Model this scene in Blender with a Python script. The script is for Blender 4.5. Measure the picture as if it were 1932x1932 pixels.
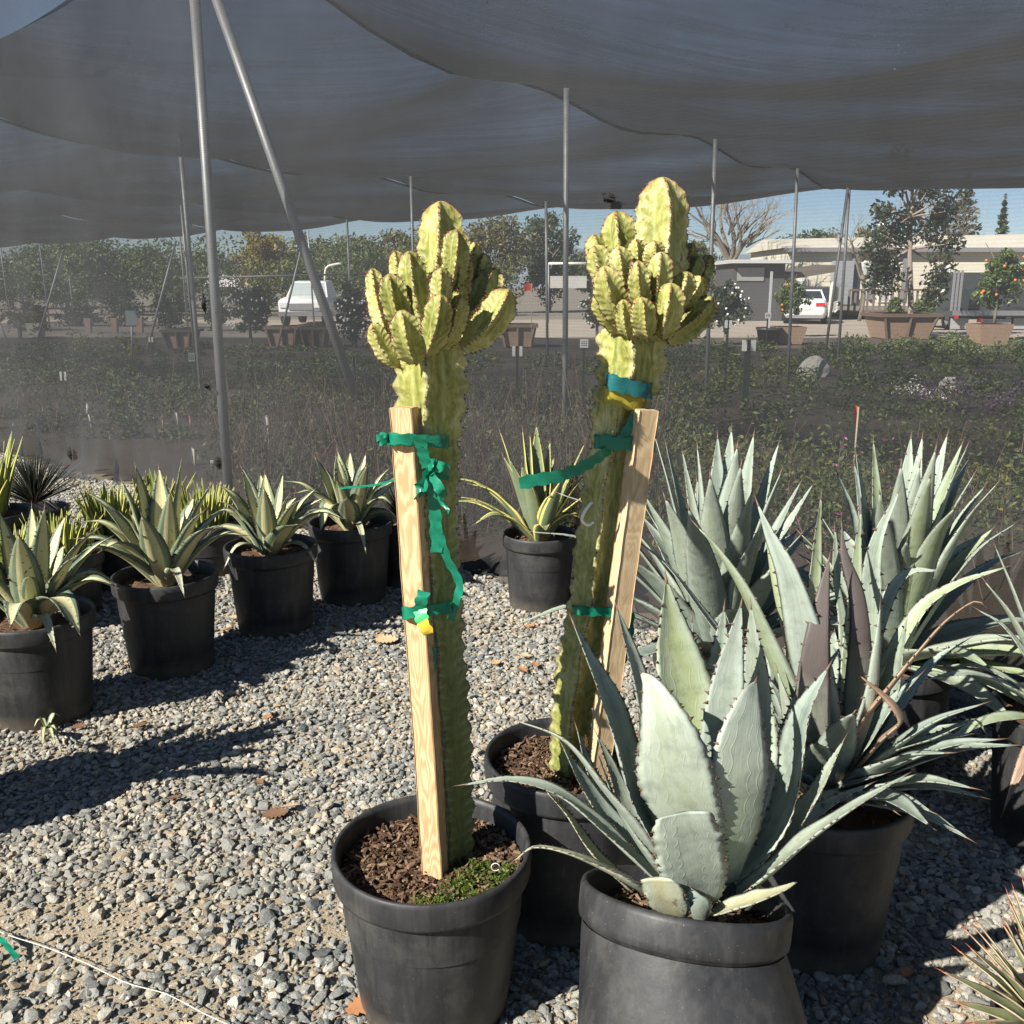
import bpy, math, random
import numpy as np
from mathutils import Vector as V, Matrix
R = math.radians
# ------------------------------------------------------------------ camera, sky, sun, exposure
S = bpy.context.scene
for o in list(bpy.data.objects): bpy.data.objects.remove(o)
COL = S.collection
EYE = V((0, 0, 1.6)); PITCH = R(13.3); FPX = 1800.0; HALF = 966.0
cam = bpy.data.cameras.new('camera'); camo = bpy.data.objects.new('camera', cam); COL.objects.link(camo)
cam.sensor_fit = 'HORIZONTAL'; cam.sensor_width = 36; cam.lens = 36 * FPX / (2 * HALF)
cam.clip_start = .05; cam.clip_end = 6000
camo.location = EYE; camo.rotation_euler = (R(90) - PITCH, 0, 0); S.camera = camo
SUN_EL = 36.0; SUN_AZ = 50.0
SUN_DIR = V((-math.sin(R(SUN_AZ)) * math.cos(R(SUN_EL)), -math.cos(R(SUN_AZ)) * math.cos(R(SUN_EL)), math.sin(R(SUN_EL))))
w = bpy.data.worlds.new('World'); S.world = w; w.use_nodes = True
nt = w.node_tree; bg = nt.nodes['Background']; sky = nt.nodes.new('ShaderNodeTexSky')
sky.sky_type = 'NISHITA'; sky.sun_disc = False; sky.sun_elevation = R(SUN_EL)
sky.sun_rotation = math.atan2(SUN_DIR.x, SUN_DIR.y)
sky.air_density = .7; sky.dust_density = .1; sky.ozone_density = 1.6
nt.links.new(sky.outputs[0], bg.inputs[0]); bg.inputs[1].default_value = .05
sl = bpy.data.lights.new('sun', 'SUN'); sl.energy = 5.0; sl.angle = R(.5); sl.color = (1, .945, .85)
so = bpy.data.objects.new('sun', sl); COL.objects.link(so); so.location = (-6, -4, 8)
so.rotation_euler = (-SUN_DIR).to_track_quat('-Z', 'Y').to_euler()
S.view_settings.view_transform = 'Standard'; S.view_settings.look = 'None'
S.view_settings.exposure = 1.08; S.view_settings.gamma = 1; S.view_settings.use_curve_mapping = False
S.render.engine = 'CYCLES'
c = S.cycles; c.max_bounces = 7; c.diffuse_bounces = 2; c.glossy_bounces = 2; c.transmission_bounces = 3
c.transparent_max_bounces = 14; c.use_denoising = True; c.caustics_reflective = False; c.caustics_refractive = False
c.sample_clamp_indirect = 4
# ------------------------------------------------------------------ measuring the photograph (1932 px frame) into metres
FW = V((0, math.cos(PITCH), -math.sin(PITCH))); UPV = V((0, math.sin(PITCH), math.cos(PITCH))); RT = V((1, 0, 0))
def ray(px, py): return FW + RT * ((px - HALF) / FPX) - UPV * ((py - HALF) / FPX)
def aty(px, py, Y):
    d = ray(px, py); return EYE + d * (Y / d.y)
def atz(px, py, z):
    d = ray(px, py); return EYE + d * ((z - EYE.z) / d.z)
# ------------------------------------------------------------------ mesh helpers
class MB:
    def __init__(s): s.v = []; s.f = []; s.m = []; s.uv = []
    def add(s, vs, fs, mi=0, uvs=None):
        b = len(s.v); s.v.extend([tuple(x) for x in vs])
        for i, f in enumerate(fs):
            s.f.append(tuple(b + k for k in f)); s.m.append(mi)
            s.uv.append([uvs[k] for k in f] if uvs else None)
    def box(s, c, sz, mi=0, rz=0, mat=None):
        x, y, z = sz[0] / 2, sz[1] / 2, sz[2] / 2
        vs = [V((a * x, b * y, e * z)) for e in (-1, 1) for b in (-1, 1) for a in (-1, 1)]
        M = mat if mat else Matrix.Rotation(rz, 3, 'Z')
        vs = [M @ q + V(c) for q in vs]
        s.add(vs, [(0, 2, 3, 1), (4, 5, 7, 6), (0, 1, 5, 4), (2, 6, 7, 3), (0, 4, 6, 2), (1, 3, 7, 5)], mi)
    def tube(s, pts, rad, n=8, mi=0, cap=True):
        pts = [V(p) for p in pts]
        if not hasattr(rad, '__len__'): rad = [rad] * len(pts)
        fr = frames(pts); rings = []
        vs = []
        for (p, t, a, b), r in zip(fr, rad):
            for k in range(n):
                th = 2 * math.pi * k / n; vs.append(p + (a * math.cos(th) + b * math.sin(th)) * r)
        fs = []
        for i in range(len(pts) - 1):
            for k in range(n):
                k2 = (k + 1) % n; fs.append((i * n + k, i * n + k2, (i + 1) * n + k2, (i + 1) * n + k))
        if cap: fs.append(tuple(range(n))[::-1]); fs.append(tuple((len(pts) - 1) * n + k for k in range(n)))
        s.add(vs, fs, mi)
    def lathe(s, prof, c, n=48, mi=0, skew=None):
        vs = []; fs = []
        for (r, z) in prof:
            for k in range(n):
                th = 2 * math.pi * k / n; ox, oy = skew(z) if skew else (0, 0)
                vs.append((c[0] + ox + r * math.cos(th), c[1] + oy + r * math.sin(th), c[2] + z))
        for i in range(len(prof) - 1):
            for k in range(n):
                k2 = (k + 1) % n; fs.append((i * n + k, i * n + k2, (i + 1) * n + k2, (i + 1) * n + k))
        s.add(vs, fs, mi)
def frames(pts, n0=None):
    out = []; m = len(pts); a = None
    for i, p in enumerate(pts):
        t = (pts[min(i + 1, m - 1)] - pts[max(i - 1, 0)])
        t = t.normalized() if t.length > 1e-9 else V((0, 0, 1))
        if a is None:
            a = V(n0) if n0 is not None else (V((1, 0, 0)) if abs(t.x) < .8 else V((0, 1, 0)))
        a = a - t * a.dot(t)
        a = a.normalized() if a.length > 1e-6 else t.orthogonal().normalized()
        out.append((p, t, a.copy(), t.cross(a)))
    return out
def spline(pts, n):
    pts = [V(p) for p in pts]
    if len(pts) == 2: pts = [pts[0], (pts[0] + pts[1]) / 2, pts[1]]
    P = [pts[0] * 2 - pts[1]] + pts + [pts[-1] * 2 - pts[-2]]; d = []
    for i in range(1, len(P) - 2):
        for k in range(16):
            t = k / 16; a, b, c_, e = P[i - 1], P[i], P[i + 1], P[i + 2]
            d.append(.5 * ((2 * b) + (c_ - a) * t + (2 * a - 5 * b + 4 * c_ - e) * t * t + (3 * b - a - 3 * c_ + e) * t ** 3))
    d.append(pts[-1]); L = [0]
    for i in range(1, len(d)): L.append(L[-1] + (d[i] - d[i - 1]).length)
    out = []; j = 0
    for k in range(n):
        q = L[-1] * k / (n - 1)
        while j < len(L) - 2 and L[j + 1] < q: j += 1
        f = (q - L[j]) / max(1e-9, L[j + 1] - L[j]); out.append(d[j].lerp(d[j + 1], min(1, f)))
    return out
ORG = {}
def ob(name, mb, mats, parent=None, smooth=True, label=None):
    me = bpy.data.meshes.new(name); org = V((0, 0, 0))
    if parent is not None: org = ORG[parent.name]
    me.from_pydata([(q[0] - org.x, q[1] - org.y, q[2] - org.z) for q in mb.v], [], mb.f)
    mats = mats if isinstance(mats, (list, tuple)) else [mats]
    for m in mats: me.materials.append(m)
    if len(mats) > 1: me.polygons.foreach_set('material_index', mb.m)
    if any(u is not None for u in mb.uv):
        ul = me.uv_layers.new(name='UVMap'); arr = []
        for f, u in zip(mb.f, mb.uv):
            if u is None: arr += [0.0] * (2 * len(f))
            else:
                for q in u: arr += [q[0], q[1]]
        ul.data.foreach_set('uv', arr)
    me.polygons.foreach_set('use_smooth', [smooth] * len(me.polygons)); me.update()
    o = bpy.data.objects.new(name, me); COL.objects.link(o)
    if parent is not None: o.parent = parent
    ORG[o.name] = org
    if label: o['label'] = label
    return o
def thing(name, label, cat, loc=(0, 0, 0), group=None):
    o = bpy.data.objects.new(name, None); COL.objects.link(o); o.location = loc; o.empty_display_size = .1
    o['label'] = label; o['category'] = cat
    if group: o['group'] = group
    ORG[o.name] = V(loc); return o
def tag(o, label, cat, group=None):
    o['label'] = label; o['category'] = cat
    if group: o['group'] = group
    return o
def kind(o, k, label=None, cat=None):
    o['kind'] = k
    if label: o['label'] = label
    if cat: o['category'] = cat
    return o
def nparr(name, verts, faces, mat, smooth=False):
    """numpy verts (n,3), faces (m,k) -> one mesh object"""
    me = bpy.data.meshes.new(name); k = faces.shape[1]
    me.vertices.add(len(verts)); me.vertices.foreach_set('co', verts.astype(np.float32).ravel())
    me.loops.add(faces.size); me.loops.foreach_set('vertex_index', faces.astype(np.int32).ravel())
    me.polygons.add(len(faces)); me.polygons.foreach_set('loop_start', np.arange(0, faces.size, k, dtype=np.int32))
    me.polygons.foreach_set('loop_total', np.full(len(faces), k, dtype=np.int32))
    me.polygons.foreach_set('use_smooth', np.full(len(faces), smooth))
    me.materials.append(mat); me.update(calc_edges=True)
    o = bpy.data.objects.new(name, me); COL.objects.link(o); ORG[o.name] = V((0, 0, 0)); return o
# ------------------------------------------------------------------ node helpers
class N:
    def __init__(s, name):
        s.m = bpy.data.materials.new(name); s.m.use_nodes = True; s.t = s.m.node_tree; s.t.nodes.clear()
        s.out = s.n('OutputMaterial')
    def n(s, typ, **kw):
        x = s.t.nodes.new('ShaderNode' + typ)
        for k, v in kw.items(): setattr(x, k, v)
        return x
    def l(s, a, b): s.t.links.new(a, b)
    def val(s, sock, v):
        if hasattr(v, 'links') or isinstance(v, bpy.types.NodeSocket): s.l(v, sock)
        else: sock.default_value = v
    def math(s, op, a, b=0.0, c_=None, clamp=False):
        x = s.n('Math', operation=op, use_clamp=clamp); s.val(x.inputs[0], a); s.val(x.inputs[1], b)
        if c_ is not None: s.val(x.inputs[2], c_)
        return x.outputs[0]
    def mix(s, f, a, b, typ='MIX'):
        x = s.n('Mix', data_type='RGBA', blend_type=typ); s.val(x.inputs[0], f)
        for sk, v in ((x.inputs[6], a), (x.inputs[7], b)):
            s.val(sk, v if not isinstance(v, tuple) or len(v) == 4 else (*v, 1))
        return x.outputs[2]
    def noise(s, vec, scale, detail=3, rough=.5, dist=0):
        x = s.n('TexNoise'); x.inputs['Scale'].default_value = scale; x.inputs['Detail'].default_value = detail
        x.inputs['Roughness'].default_value = rough; x.inputs['Distortion'].default_value = dist
        if vec is not None: s.l(vec, x.inputs['Vector'])
        return x.outputs['Fac']
    def ramp(s, f, stops, interp='LINEAR'):
        x = s.n('ValToRGB'); x.color_ramp.interpolation = interp; e = x.color_ramp.elements
        while len(e) < len(stops): e.new(.5)
        for q, (p, col) in zip(e, stops):
            q.position = p; q.color = (*col, 1) if len(col) == 3 else col
        s.val(x.inputs[0], f); return x.outputs[0]
    def rng(s, f, a, b, c_=0.0, d=1.0):
        x = s.n('MapRange'); s.val(x.inputs[0], f)
        for i, q in enumerate((a, b, c_, d)): s.val(x.inputs[1 + i], q)
        return x.outputs[0]
    def pos(s): return s.n('NewGeometry').outputs['Position']
    def obj(s): return s.n('TexCoord').outputs['Object']
    def island(s): return s.n('NewGeometry').outputs['Random Per Island']
    def map(s, vec, sc):
        x = s.n('Mapping'); x.inputs['Scale'].default_value = sc; s.l(vec, x.inputs[0]); return x.outputs[0]
    def bump(s, h, st=.5, d=.01):
        x = s.n('Bump'); x.inputs['Strength'].default_value = st; x.inputs['Distance'].default_value = d; s.l(h, x.inputs['Height'])
        return x.outputs[0]
    def bsdf(s, col, rough=.6, nrm=None, spec=.5, metal=0):
        x = s.n('BsdfPrincipled'); s.val(x.inputs['Base Color'], col if not isinstance(col, tuple) or len(col) == 4 else (*col, 1))
        s.val(x.inputs['Roughness'], rough); x.inputs['Specular IOR Level'].default_value = spec
        x.inputs['Metallic'].default_value = metal
        if nrm is not None: s.l(nrm, x.inputs['Normal'])
        return x.outputs[0]
    def done(s, sh): s.l(sh, s.out.inputs[0]); return s.m
def simple(name, col, rough=.6, var=.12, sc=8, spec=.4, metal=0, bump=0):
    k = N(name); f = k.noise(k.pos(), sc, 4, .6)
    a = tuple(max(0, q * (1 - var)) for q in col); b = tuple(q * (1 + var) for q in col)
    nr = k.bump(k.noise(k.pos(), sc * 6, 3), bump, .005) if bump else None
    return k.done(k.bsdf(k.mix(f, a, b), rough, nr, spec, metal))
# ------------------------------------------------------------------ materials
def m_ground():
    k = N('sandy_ground'); p = k.pos(); f = k.noise(p, 3, 5, .65); g = k.noise(p, 160, 3, .7)
    col = k.mix(f, (.30, .235, .15), (.47, .39, .265)); col = k.mix(k.rng(g, .3, .75), col, (.24, .21, .165))
    return k.done(k.bsdf(col, .95, k.bump(g, .9, .006), .2))
def m_gravel():
    k = N('crushed_stone'); i = k.island(); p = k.pos()
    col = k.ramp(i, [(0, (.10, .108, .108)), (.2, (.20, .208, .20)), (.5, (.315, .318, .295)), (.70, (.42, .412, .365)), (.84, (.47, .42, .315)), (.94, (.38, .28, .18)), (1, (.64, .62, .54))])
    g = k.noise(p, 190, 5, .75); col = k.mix(k.rng(g, .35, .68, 0, .75), col, (.12, .125, .12)); col = k.mix(k.rng(k.noise(p, 70, 3, .7), .58, .7, 0, .5), col, (.52, .50, .44))
    dust = k.noise(p, 1.1, 3); col = k.mix(k.rng(dust, .45, .8, 0, .35), col, (.43, .365, .26))
    return k.done(k.bsdf(col, .9, k.bump(g, .9, .004), .25))
def m_pot():
    k = N('black_nursery_plastic'); p = k.pos(); s1 = k.noise(k.map(p, (5, 5, 1.5)), 3, 4, .7); s2 = k.noise(p, 260, 2, .5)
    col = k.mix(k.rng(s1, .3, .75), (.015, .0155, .017), (.036, .037, .040)); col = k.mix(k.rng(s2, .725, .75, 0, .7), col, (.17, .165, .155))
    scr = k.noise(k.map(p, (60, 60, 8)), 1.6, 2, .4, 2.2); col = k.mix(k.rng(scr, .70, .80, 0, .28), col, (.12, .12, .115))
    low = k.n('SeparateXYZ'); k.l(p, low.inputs[0])
    wat = k.noise(k.map(p, (17, 17, 1.1)), 1.4, 4, .65); col = k.mix(k.rng(wat, .5, .75, 0, .55), col, (.070, .069, .066)); dst = k.noise(p, 6, 5, .75); col = k.mix(k.rng(dst, .52, .75, 0, .5), col, (.095, .09, .08))
    dirt = k.math('MULTIPLY', k.rng(low.outputs[2], .0, .10, 1, 0), k.noise(p, 22, 4, .7)); col = k.mix(dirt, col, (.26, .22, .16))
    return k.done(k.bsdf(col, k.rng(s1, .2, .8, .42, .65), k.bump(k.noise(p, 30, 3), .12, .01), .4))
def m_soil():
    k = N('bark_mulch'); p = k.pos(); i = k.island(); g = k.noise(p, 120, 4, .7)
    col = k.ramp(i, [(0, (.035, .02, .013)), (.4, (.10, .06, .037)), (.75, (.19, .12, .075)), (1, (.33, .24, .16))])
    return k.done(k.bsdf(k.mix(k.math('MULTIPLY', g, .5), col, (.05, .03, .02)), .95, k.bump(g, .8, .004), .15))
def m_leaf(name, c1, c2, rib=(.37, .43, .37), ghost=.20, stripe=None, edge=None, rough=.42, tip=None, spots=0., tip0=.9):
    """c1/c2 leaf body, ghost = bud prints pressed on the leaf, stripe = pale middle band, edge = coloured margin"""
    k = N(name); uv = k.n('UVMap').outputs[0]; p = k.pos(); sx = k.n('SeparateXYZ'); k.l(uv, sx.inputs[0]); u, v = sx.outputs[0], sx.outputs[1]
    ob_ = k.n('ObjectInfo').outputs['Random']
    f = k.noise(p, 9, 4, .6); col = k.mix(k.rng(f, .25, .75), c1, c2)
    yel = k.rng(k.math('ADD', k.noise(p, 3.2, 2), k.math('MULTIPLY', ob_, .5)), .55, 1.05, 0, .55); col = k.mix(yel, col, tuple(q * m for q, m in zip(c2, (1.12, 1.08, .82))))
    a = k.math('ABSOLUTE', k.math('SUBTRACT', k.math('MULTIPLY', u, 2), 1))
    if stripe:
        st = k.noise(k.map(uv, (34, 1.2, 1)), 1, 3, .6)
        jag = k.math('ADD', a, k.math('MULTIPLY', k.math('SUBTRACT', st, .5), .5))
        band = k.rng(jag, .50, .60, 1, 0); col = k.mix(band, col, k.mix(st, stripe, tuple(q * .78 for q in stripe)))
    if edge:
        st = k.noise(k.map(uv, (8, 3, 1)), 1, 3, .6)
        band = k.rng(k.math('ADD', a, k.math('MULTIPLY', st, .2)), .84, .9); col = k.mix(band, col, edge)
    hgt_ = None
    if ghost:                                                                     # prints of the neighbouring leaves' toothed edges
        sc = k.math('ABSOLUTE', k.math('SINE', k.math('ADD', k.math('MULTIPLY', v, 30), k.math('MULTIPLY', ob_, 9))))
        wob = k.math('MULTIPLY', k.math('SUBTRACT', k.noise(k.map(uv, (1.2, 2.2, 1)), 2, 2), .5), .16)
        fade = k.math('MULTIPLY', k.rng(v, .12, .3), k.rng(k.noise(p, 11, 2), .35, .55))
        for off, amp, gl in ((.26, .13, 1.0), (.60, .10, .9)):
            d = k.math('SUBTRACT', k.math('SUBTRACT', a, wob), k.math('SUBTRACT', k.math('ADD', off, amp), k.math('MULTIPLY', sc, amp)))
            line = k.math('MULTIPLY', k.rng(k.math('ABSOLUTE', d), .008, .030, 1, 0), fade); zone = k.rng(d, -.01, .01)
            col = k.mix(k.math('MULTIPLY', zone, .30), col, rib); col = k.mix(k.math('MULTIPLY', line, ghost * gl), col, tuple(q * 1.35 for q in rib))
            hgt_ = line if hgt_ is None else k.math('ADD', hgt_, line)
        bloom = k.noise(k.map(uv, (3, 1.6, 1)), 1.5, 4, .65, .8); col = k.mix(k.rng(bloom, .45, .72, 0, .42), col, tuple(q * 1.12 for q in rib))
        dim = k.noise(p, 26, 4, .7); col = k.mix(k.rng(dim, .50, .72, 0, .48), col, tuple(q * .62 for q in c1))
    scar = k.noise(p, 75, 3, .75, .5); col = k.mix(k.rng(scar, .66, .76, 0, .75), col, (.24, .18, .11)) ; col = k.mix(k.rng(a, .93, 1.0, 0, .45), col, (.20, .15, .10))
    if spots: col = k.mix(k.rng(k.noise(p, 45, 2, .5), .66, .7, 0, spots), col, (.05, .035, .025))
    if tip: col = k.mix(k.rng(k.math('ADD', v, k.math('MULTIPLY', f, .3)), tip0, tip0 + .22), col, tip)
    wax = k.noise(k.map(uv, (30, 3, 1)), 1, 4, .6)
    b = k.bsdf(col, k.rng(wax, .3, .7, rough, rough + .2), k.bump(k.math('ADD', k.math('ADD', k.math('MULTIPLY', wax, .35), k.math('MULTIPLY', k.noise(p, 22, 2), 1.4)), k.math('MULTIPLY', hgt_, .7)) if hgt_ is not None else k.math('ADD', wax, k.noise(p, 40, 2)), .22, .007), .4)
    tr = k.n('BsdfTranslucent'); k.l(k.mix(.5, col, (.35, .4, .08)), tr.inputs[0])
    mx = k.n('MixShader'); mx.inputs[0].default_value = .08; k.l(b, mx.inputs[1]); k.l(tr.outputs[0], mx.inputs[2])
    return k.done(mx.outputs[0])
def m_cactus(age_shade_=.95, name='variegated_cactus_skin', fr=330.0, tips=False):
    k = N(name); uv = k.n('UVMap').outputs[0]; p = k.pos(); sx = k.n('SeparateXYZ'); k.l(uv, sx.inputs[0]); u, v = sx.outputs[0], sx.outputs[1]
    rib = k.math('ABSOLUTE', k.math('SUBTRACT', k.math('MULTIPLY', k.math('FRACT', u), 2), 1))       # 0 in the groove ... 1 on the rib
    chev = k.noise(k.map(p, (26, 26, 11)), 1.6, 5, .65, 1.2); big = k.noise(p, 7, 3)
    m = k.math('ADD', k.math('MULTIPLY', chev, .75), k.math('MULTIPLY', big, .5))
    col = k.ramp(m, [(.42, (.11, .13, .022)), (.56, (.215, .225, .045)), (.68, (.36, .355, .105)), (.82, (.60, .56, .28))])
    groove = k.math('MULTIPLY', k.rng(rib, .0, .22, 1, 0), .35); col = k.mix(groove, col, (.42, .47, .25))
    col = k.mix(k.rng(rib, .80, .99, 0, .35), col, (.62, .58, .34))
    scar = k.noise(k.map(p, (1, 1, .6)), 30, 3, .7); col = k.mix(k.rng(scar, .695, .73, 0, .85), col, (.13, .09, .04))
    pxyz = k.n('SeparateXYZ'); k.l(p, pxyz.inputs[0])
    age_shade = k.math('MULTIPLY', k.rng(pxyz.outputs[2], .75, 1.30, age_shade_, .0), k.rng(big, .3, .65, .7, 1)); col = k.mix(age_shade, col, k.mix(chev, (.075, .10, .035), (.17, .195, .075)))  # low trunk: older green skin, deepened by the stake's shadow put into the colour
    corr = k.math('MULTIPLY', k.math('SINE', k.math('ADD', k.math('SUBTRACT', k.math('MULTIPLY', v, fr), k.math('MULTIPLY', rib, 5)), k.math('MULTIPLY', chev, 7))), k.math('POWER', rib, 1.5))
    col = k.mix(k.math('MULTIPLY', k.rng(corr, .1, .9), .20), col, (.66, .63, .38))
    crest = k.rng(rib, .93, 1.0)
    col = k.mix(k.math('MULTIPLY', crest, k.rng(k.noise(p, 60, 2), .4, .6, .1, .75)), col, (.10, .05, .03))
    if tips: col = k.mix(k.math('MULTIPLY', k.math('MULTIPLY', k.rng(v, .80, .98), k.rng(rib, .6, .95)), .8), col, (.22, .05, .03)); col = k.mix(k.rng(v, .0, .45, .5, 0), col, (.30, .33, .14))
    b = k.bsdf(col, .5, k.bump(k.math('ADD', k.math('MULTIPLY', corr, .35), k.math('ADD', chev, k.noise(p, 60, 2))), .35, .008), .4)
    tr = k.n('BsdfTranslucent'); k.l(col, tr.inputs[0]); mx = k.n('MixShader'); mx.inputs[0].default_value = .06; k.l(b, mx.inputs[1]); k.l(tr.outputs[0], mx.inputs[2])
    return k.done(mx.outputs[0])
def m_wood(name, c1, c2, sc=(28, 28, 1.6), knots=True, rough=.75):
    k = N(name); p = k.obj(); q = k.map(p, sc); f = k.noise(q, 1.3, 5, .6, 1.6)
    n1 = k.noise(k.map(p, (16, 16, 2.6)), 1, 2.5, .5); gr = k.math('SINE', k.math('MULTIPLY', n1, 150)); gr = k.rng(gr, -1, 1)
    col = k.mix(gr, c1, c2); col = k.mix(k.rng(f, .35, .75, 0, .45), col, tuple(x * .8 for x in c1))
    if knots:
        vo = k.n('TexVoronoi'); vo.inputs['Scale'].default_value = 1; k.l(k.map(p, (7, 7, 3.4)), vo.inputs[0])
        col = k.mix(k.rng(vo.outputs['Distance'], .05, .11, .9, 0), col, (.11, .06, .03))
    return k.done(k.bsdf(col, rough, k.bump(f, .3, .003), .25))
def m_tape(name, c1):
    k = N(name); p = k.pos(); f = k.noise(k.map(p, (8, 8, 70)), 1, 3); col = k.mix(f, tuple(q * .75 for q in c1), tuple(min(1, q * 1.25) for q in c1))
    b = k.bsdf(col, .3, k.bump(f, .35, .004), .5); tr = k.n('BsdfTranslucent'); k.l(col, tr.inputs[0])
    mx = k.n('MixShader'); mx.inputs[0].default_value = .3; k.l(b, mx.inputs[1]); k.l(tr.outputs[0], mx.inputs[2]); return k.done(mx.outputs[0])
def m_net(name, cover, col, trans, rows, rowamp, blot=.06, grain=.22, streak=.10):
    """knitted shade cloth: black threads with open gaps; a slanting line of sight meets more thread"""
    k = N(name); p = k.pos(); lw = k.n('LayerWeight'); lw.inputs[0].default_value = .5
    cosv = k.math('MAXIMUM', k.math('SUBTRACT', 1, lw.outputs['Facing']), .06)
    sz = k.n('SeparateXYZ'); k.l(p, sz.inputs[0])
    c0 = k.math('ADD', cover, k.math('MULTIPLY', k.math('SUBTRACT', k.noise(p, 1.3, 4, .6), .5), blot))
    if rows:
        r = k.math('SINE', k.math('MULTIPLY', k.math('ADD', sz.outputs[2], k.math('MULTIPLY', k.noise(p, 2.2, 2), .012)), rows)); c0 = k.math('ADD', c0, k.math('MULTIPLY', r, rowamp))
    cc = k.mix(k.rng(k.noise(p, .9, 4, .65), .3, .7), tuple(q * .75 for q in col), tuple(q * 1.3 for q in col))
    c0 = k.math('ADD', c0, k.math('MULTIPLY', k.math('SUBTRACT', k.noise(k.map(p, (1, 1, 2.2)), 120, 2, .6), .5), grain))
    mp = k.n('Mapping'); mp.inputs['Rotation'].default_value = (0, 0, -.98); mp.inputs['Scale'].default_value = (.5, 11, 3); k.l(p, mp.inputs[0]); c0 = k.math('ADD', c0, k.math('MULTIPLY', k.math('SUBTRACT', k.noise(mp.outputs[0], 1.3, 6, .7), .5), streak))
    vo = k.n('TexVoronoi'); vo.inputs['Scale'].default_value = 2.3; k.l(p, vo.inputs[0]); c0 = k.math('MULTIPLY', c0, k.rng(vo.outputs['Distance'], .012, .016))
    c0 = k.math('MAXIMUM', k.math('MINIMUM', c0, .97), 0)
    open_ = k.math('POWER', k.math('SUBTRACT', 1, c0), k.math('DIVIDE', 1, cosv)); fac = k.math('SUBTRACT', 1, open_, clamp=True)
    speck = k.noise(p, 46, 2, .5); cc = k.mix(k.rng(speck, .80, .83, 0, .5), cc, (.4, .4, .38))
    d = k.bsdf(cc, .75, None, .15); tr = k.n('BsdfTranslucent'); tr.inputs[0].default_value = (*trans, 1)
    ad = k.n('AddShader'); k.l(d, ad.inputs[0]); k.l(tr.outputs[0], ad.inputs[1])
    tp = k.n('BsdfTransparent'); mx = k.n('MixShader'); k.l(fac, mx.inputs[0]); k.l(tp.outputs[0], mx.inputs[1]); k.l(ad.outputs[0], mx.inputs[2])
    return k.done(mx.outputs[0])
def m_foliage(name, stops, trans=.25, rough=.5):
    k = N(name); i = k.island(); col = k.ramp(i, stops); col = k.mix(k.rng(k.noise(k.pos(), .8, 3), .3, .7, 0, .5), col, tuple(q * .8 for q in stops[0][1]))
    b = k.bsdf(col, rough, None, .35); tr = k.n('BsdfTranslucent'); k.l(col, tr.inputs[0])
    mx = k.n('MixShader'); mx.inputs[0].default_value = trans; k.l(b, mx.inputs[1]); k.l(tr.outputs[0], mx.inputs[2]); return k.done(mx.outputs[0])
def m_galv():
    k = N('galvanised_pipe'); p = k.pos(); f = k.noise(k.map(p, (20, 20, 6)), 2, 4, .6)
    return k.done(k.bsdf(k.mix(f, (.25, .26, .27), (.45, .46, .46)), .5, None, .5, .45))
def m_bark(name, c1, c2):
    k = N(name); p = k.pos(); f = k.noise(k.map(p, (6, 6, 1.5)), 2, 5, .7); return k.done(k.bsdf(k.mix(f, c1, c2), .9, k.bump(f, .6, .02), .2))
GROUND = m_ground(); GRAVEL = m_gravel(); POT = m_pot(); SOIL = m_soil(); CACTUS = m_cactus(); CACTUS2 = m_cactus(.35, 'pale_cactus_skin'); CACTARM = m_cactus(0, 'cactus_arm_skin', 62.0, True); GALV = m_galv()  # CACTUS trunk carries more painted shade low down than CACTUS2, arms carry none
BLUE = m_leaf('blue_agave_leaf', (.19, .235, .20), (.295, .335, .285))
BLUEDK = m_leaf('slate_agave_leaf', (.14, .185, .165), (.23, .28, .24))
GRNLF = m_leaf('green_agave_leaf', (.21, .265, .145), (.325, .375, .225))
OLD = m_leaf('withered_agave_leaf', (.30, .29, .17), (.44, .43, .28), ghost=.2, spots=.5)
DEAD = m_leaf('dead_agave_leaf', (.12, .07, .05), (.30, .18, .13), rib=(.4, .3, .2), ghost=.3)
PURP = m_leaf('purple_tinged_leaf', (.15, .18, .15), (.24, .26, .21), rib=(.36, .36, .30), ghost=.4, tip=(.105, .088, .082), tip0=.50)
CREAM = m_leaf('cream_striped_leaf', (.085, .125, .085), (.16, .205, .14), ghost=0, stripe=(.62, .59, .33), spots=.8)
YEDGE = m_leaf('yellow_edged_leaf', (.13, .18, .10), (.22, .265, .165), ghost=0, edge=(.62, .55, .16))
LIME = m_leaf('lime_edged_leaf', (.12, .17, .03), (.22, .27, .06), ghost=0, edge=(.58, .54, .16))
SPIKY = m_leaf('spiky_green_leaf', (.20, .24, .12), (.33, .36, .20), ghost=0, edge=(.62, .50, .36), tip=(.42, .14, .06), tip0=1.0, rough=.5)
SPINE = simple('dark_spine', (.13, .085, .06), .5, .3, 60)
PSPINE = simple('pale_spine', (.42, .36, .27), .5, .3, 60)
REDSP = simple('red_brown_spine', (.17, .05, .03), .5, .5, 40)
STAKE = m_wood('fresh_lumber', (.43, .27, .135), (.60, .425, .25)); STAKE2 = m_wood('pale_lumber', (.47, .34, .19), (.60, .46, .29))
TAPE = m_tape('green_tie_tape', (.010, .23, .135)); TAPEB = m_tape('blue_green_tie_tape', (.02, .16, .17)); TAPEY = m_tape('yellow_tape', (.42, .36, .04))
TAGY = simple('yellow_tag', (.75, .55, .05), .4, .08); TAGG = simple('green_tag', (.05, .6, .15), .4, .1)
WALLNET = m_net('black_shade_cloth_wall', .34, (.035, .037, .041), (.003, .003, .003), 420, .03)
ROOFNET = m_net('black_shade_cloth_roof', .47, (.028, .029, .031), (.017, .0175, .018), 0, 0, .28, .34, .40)
SEAM = simple('black_rope', (.012, .012, .013), .8)
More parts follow.
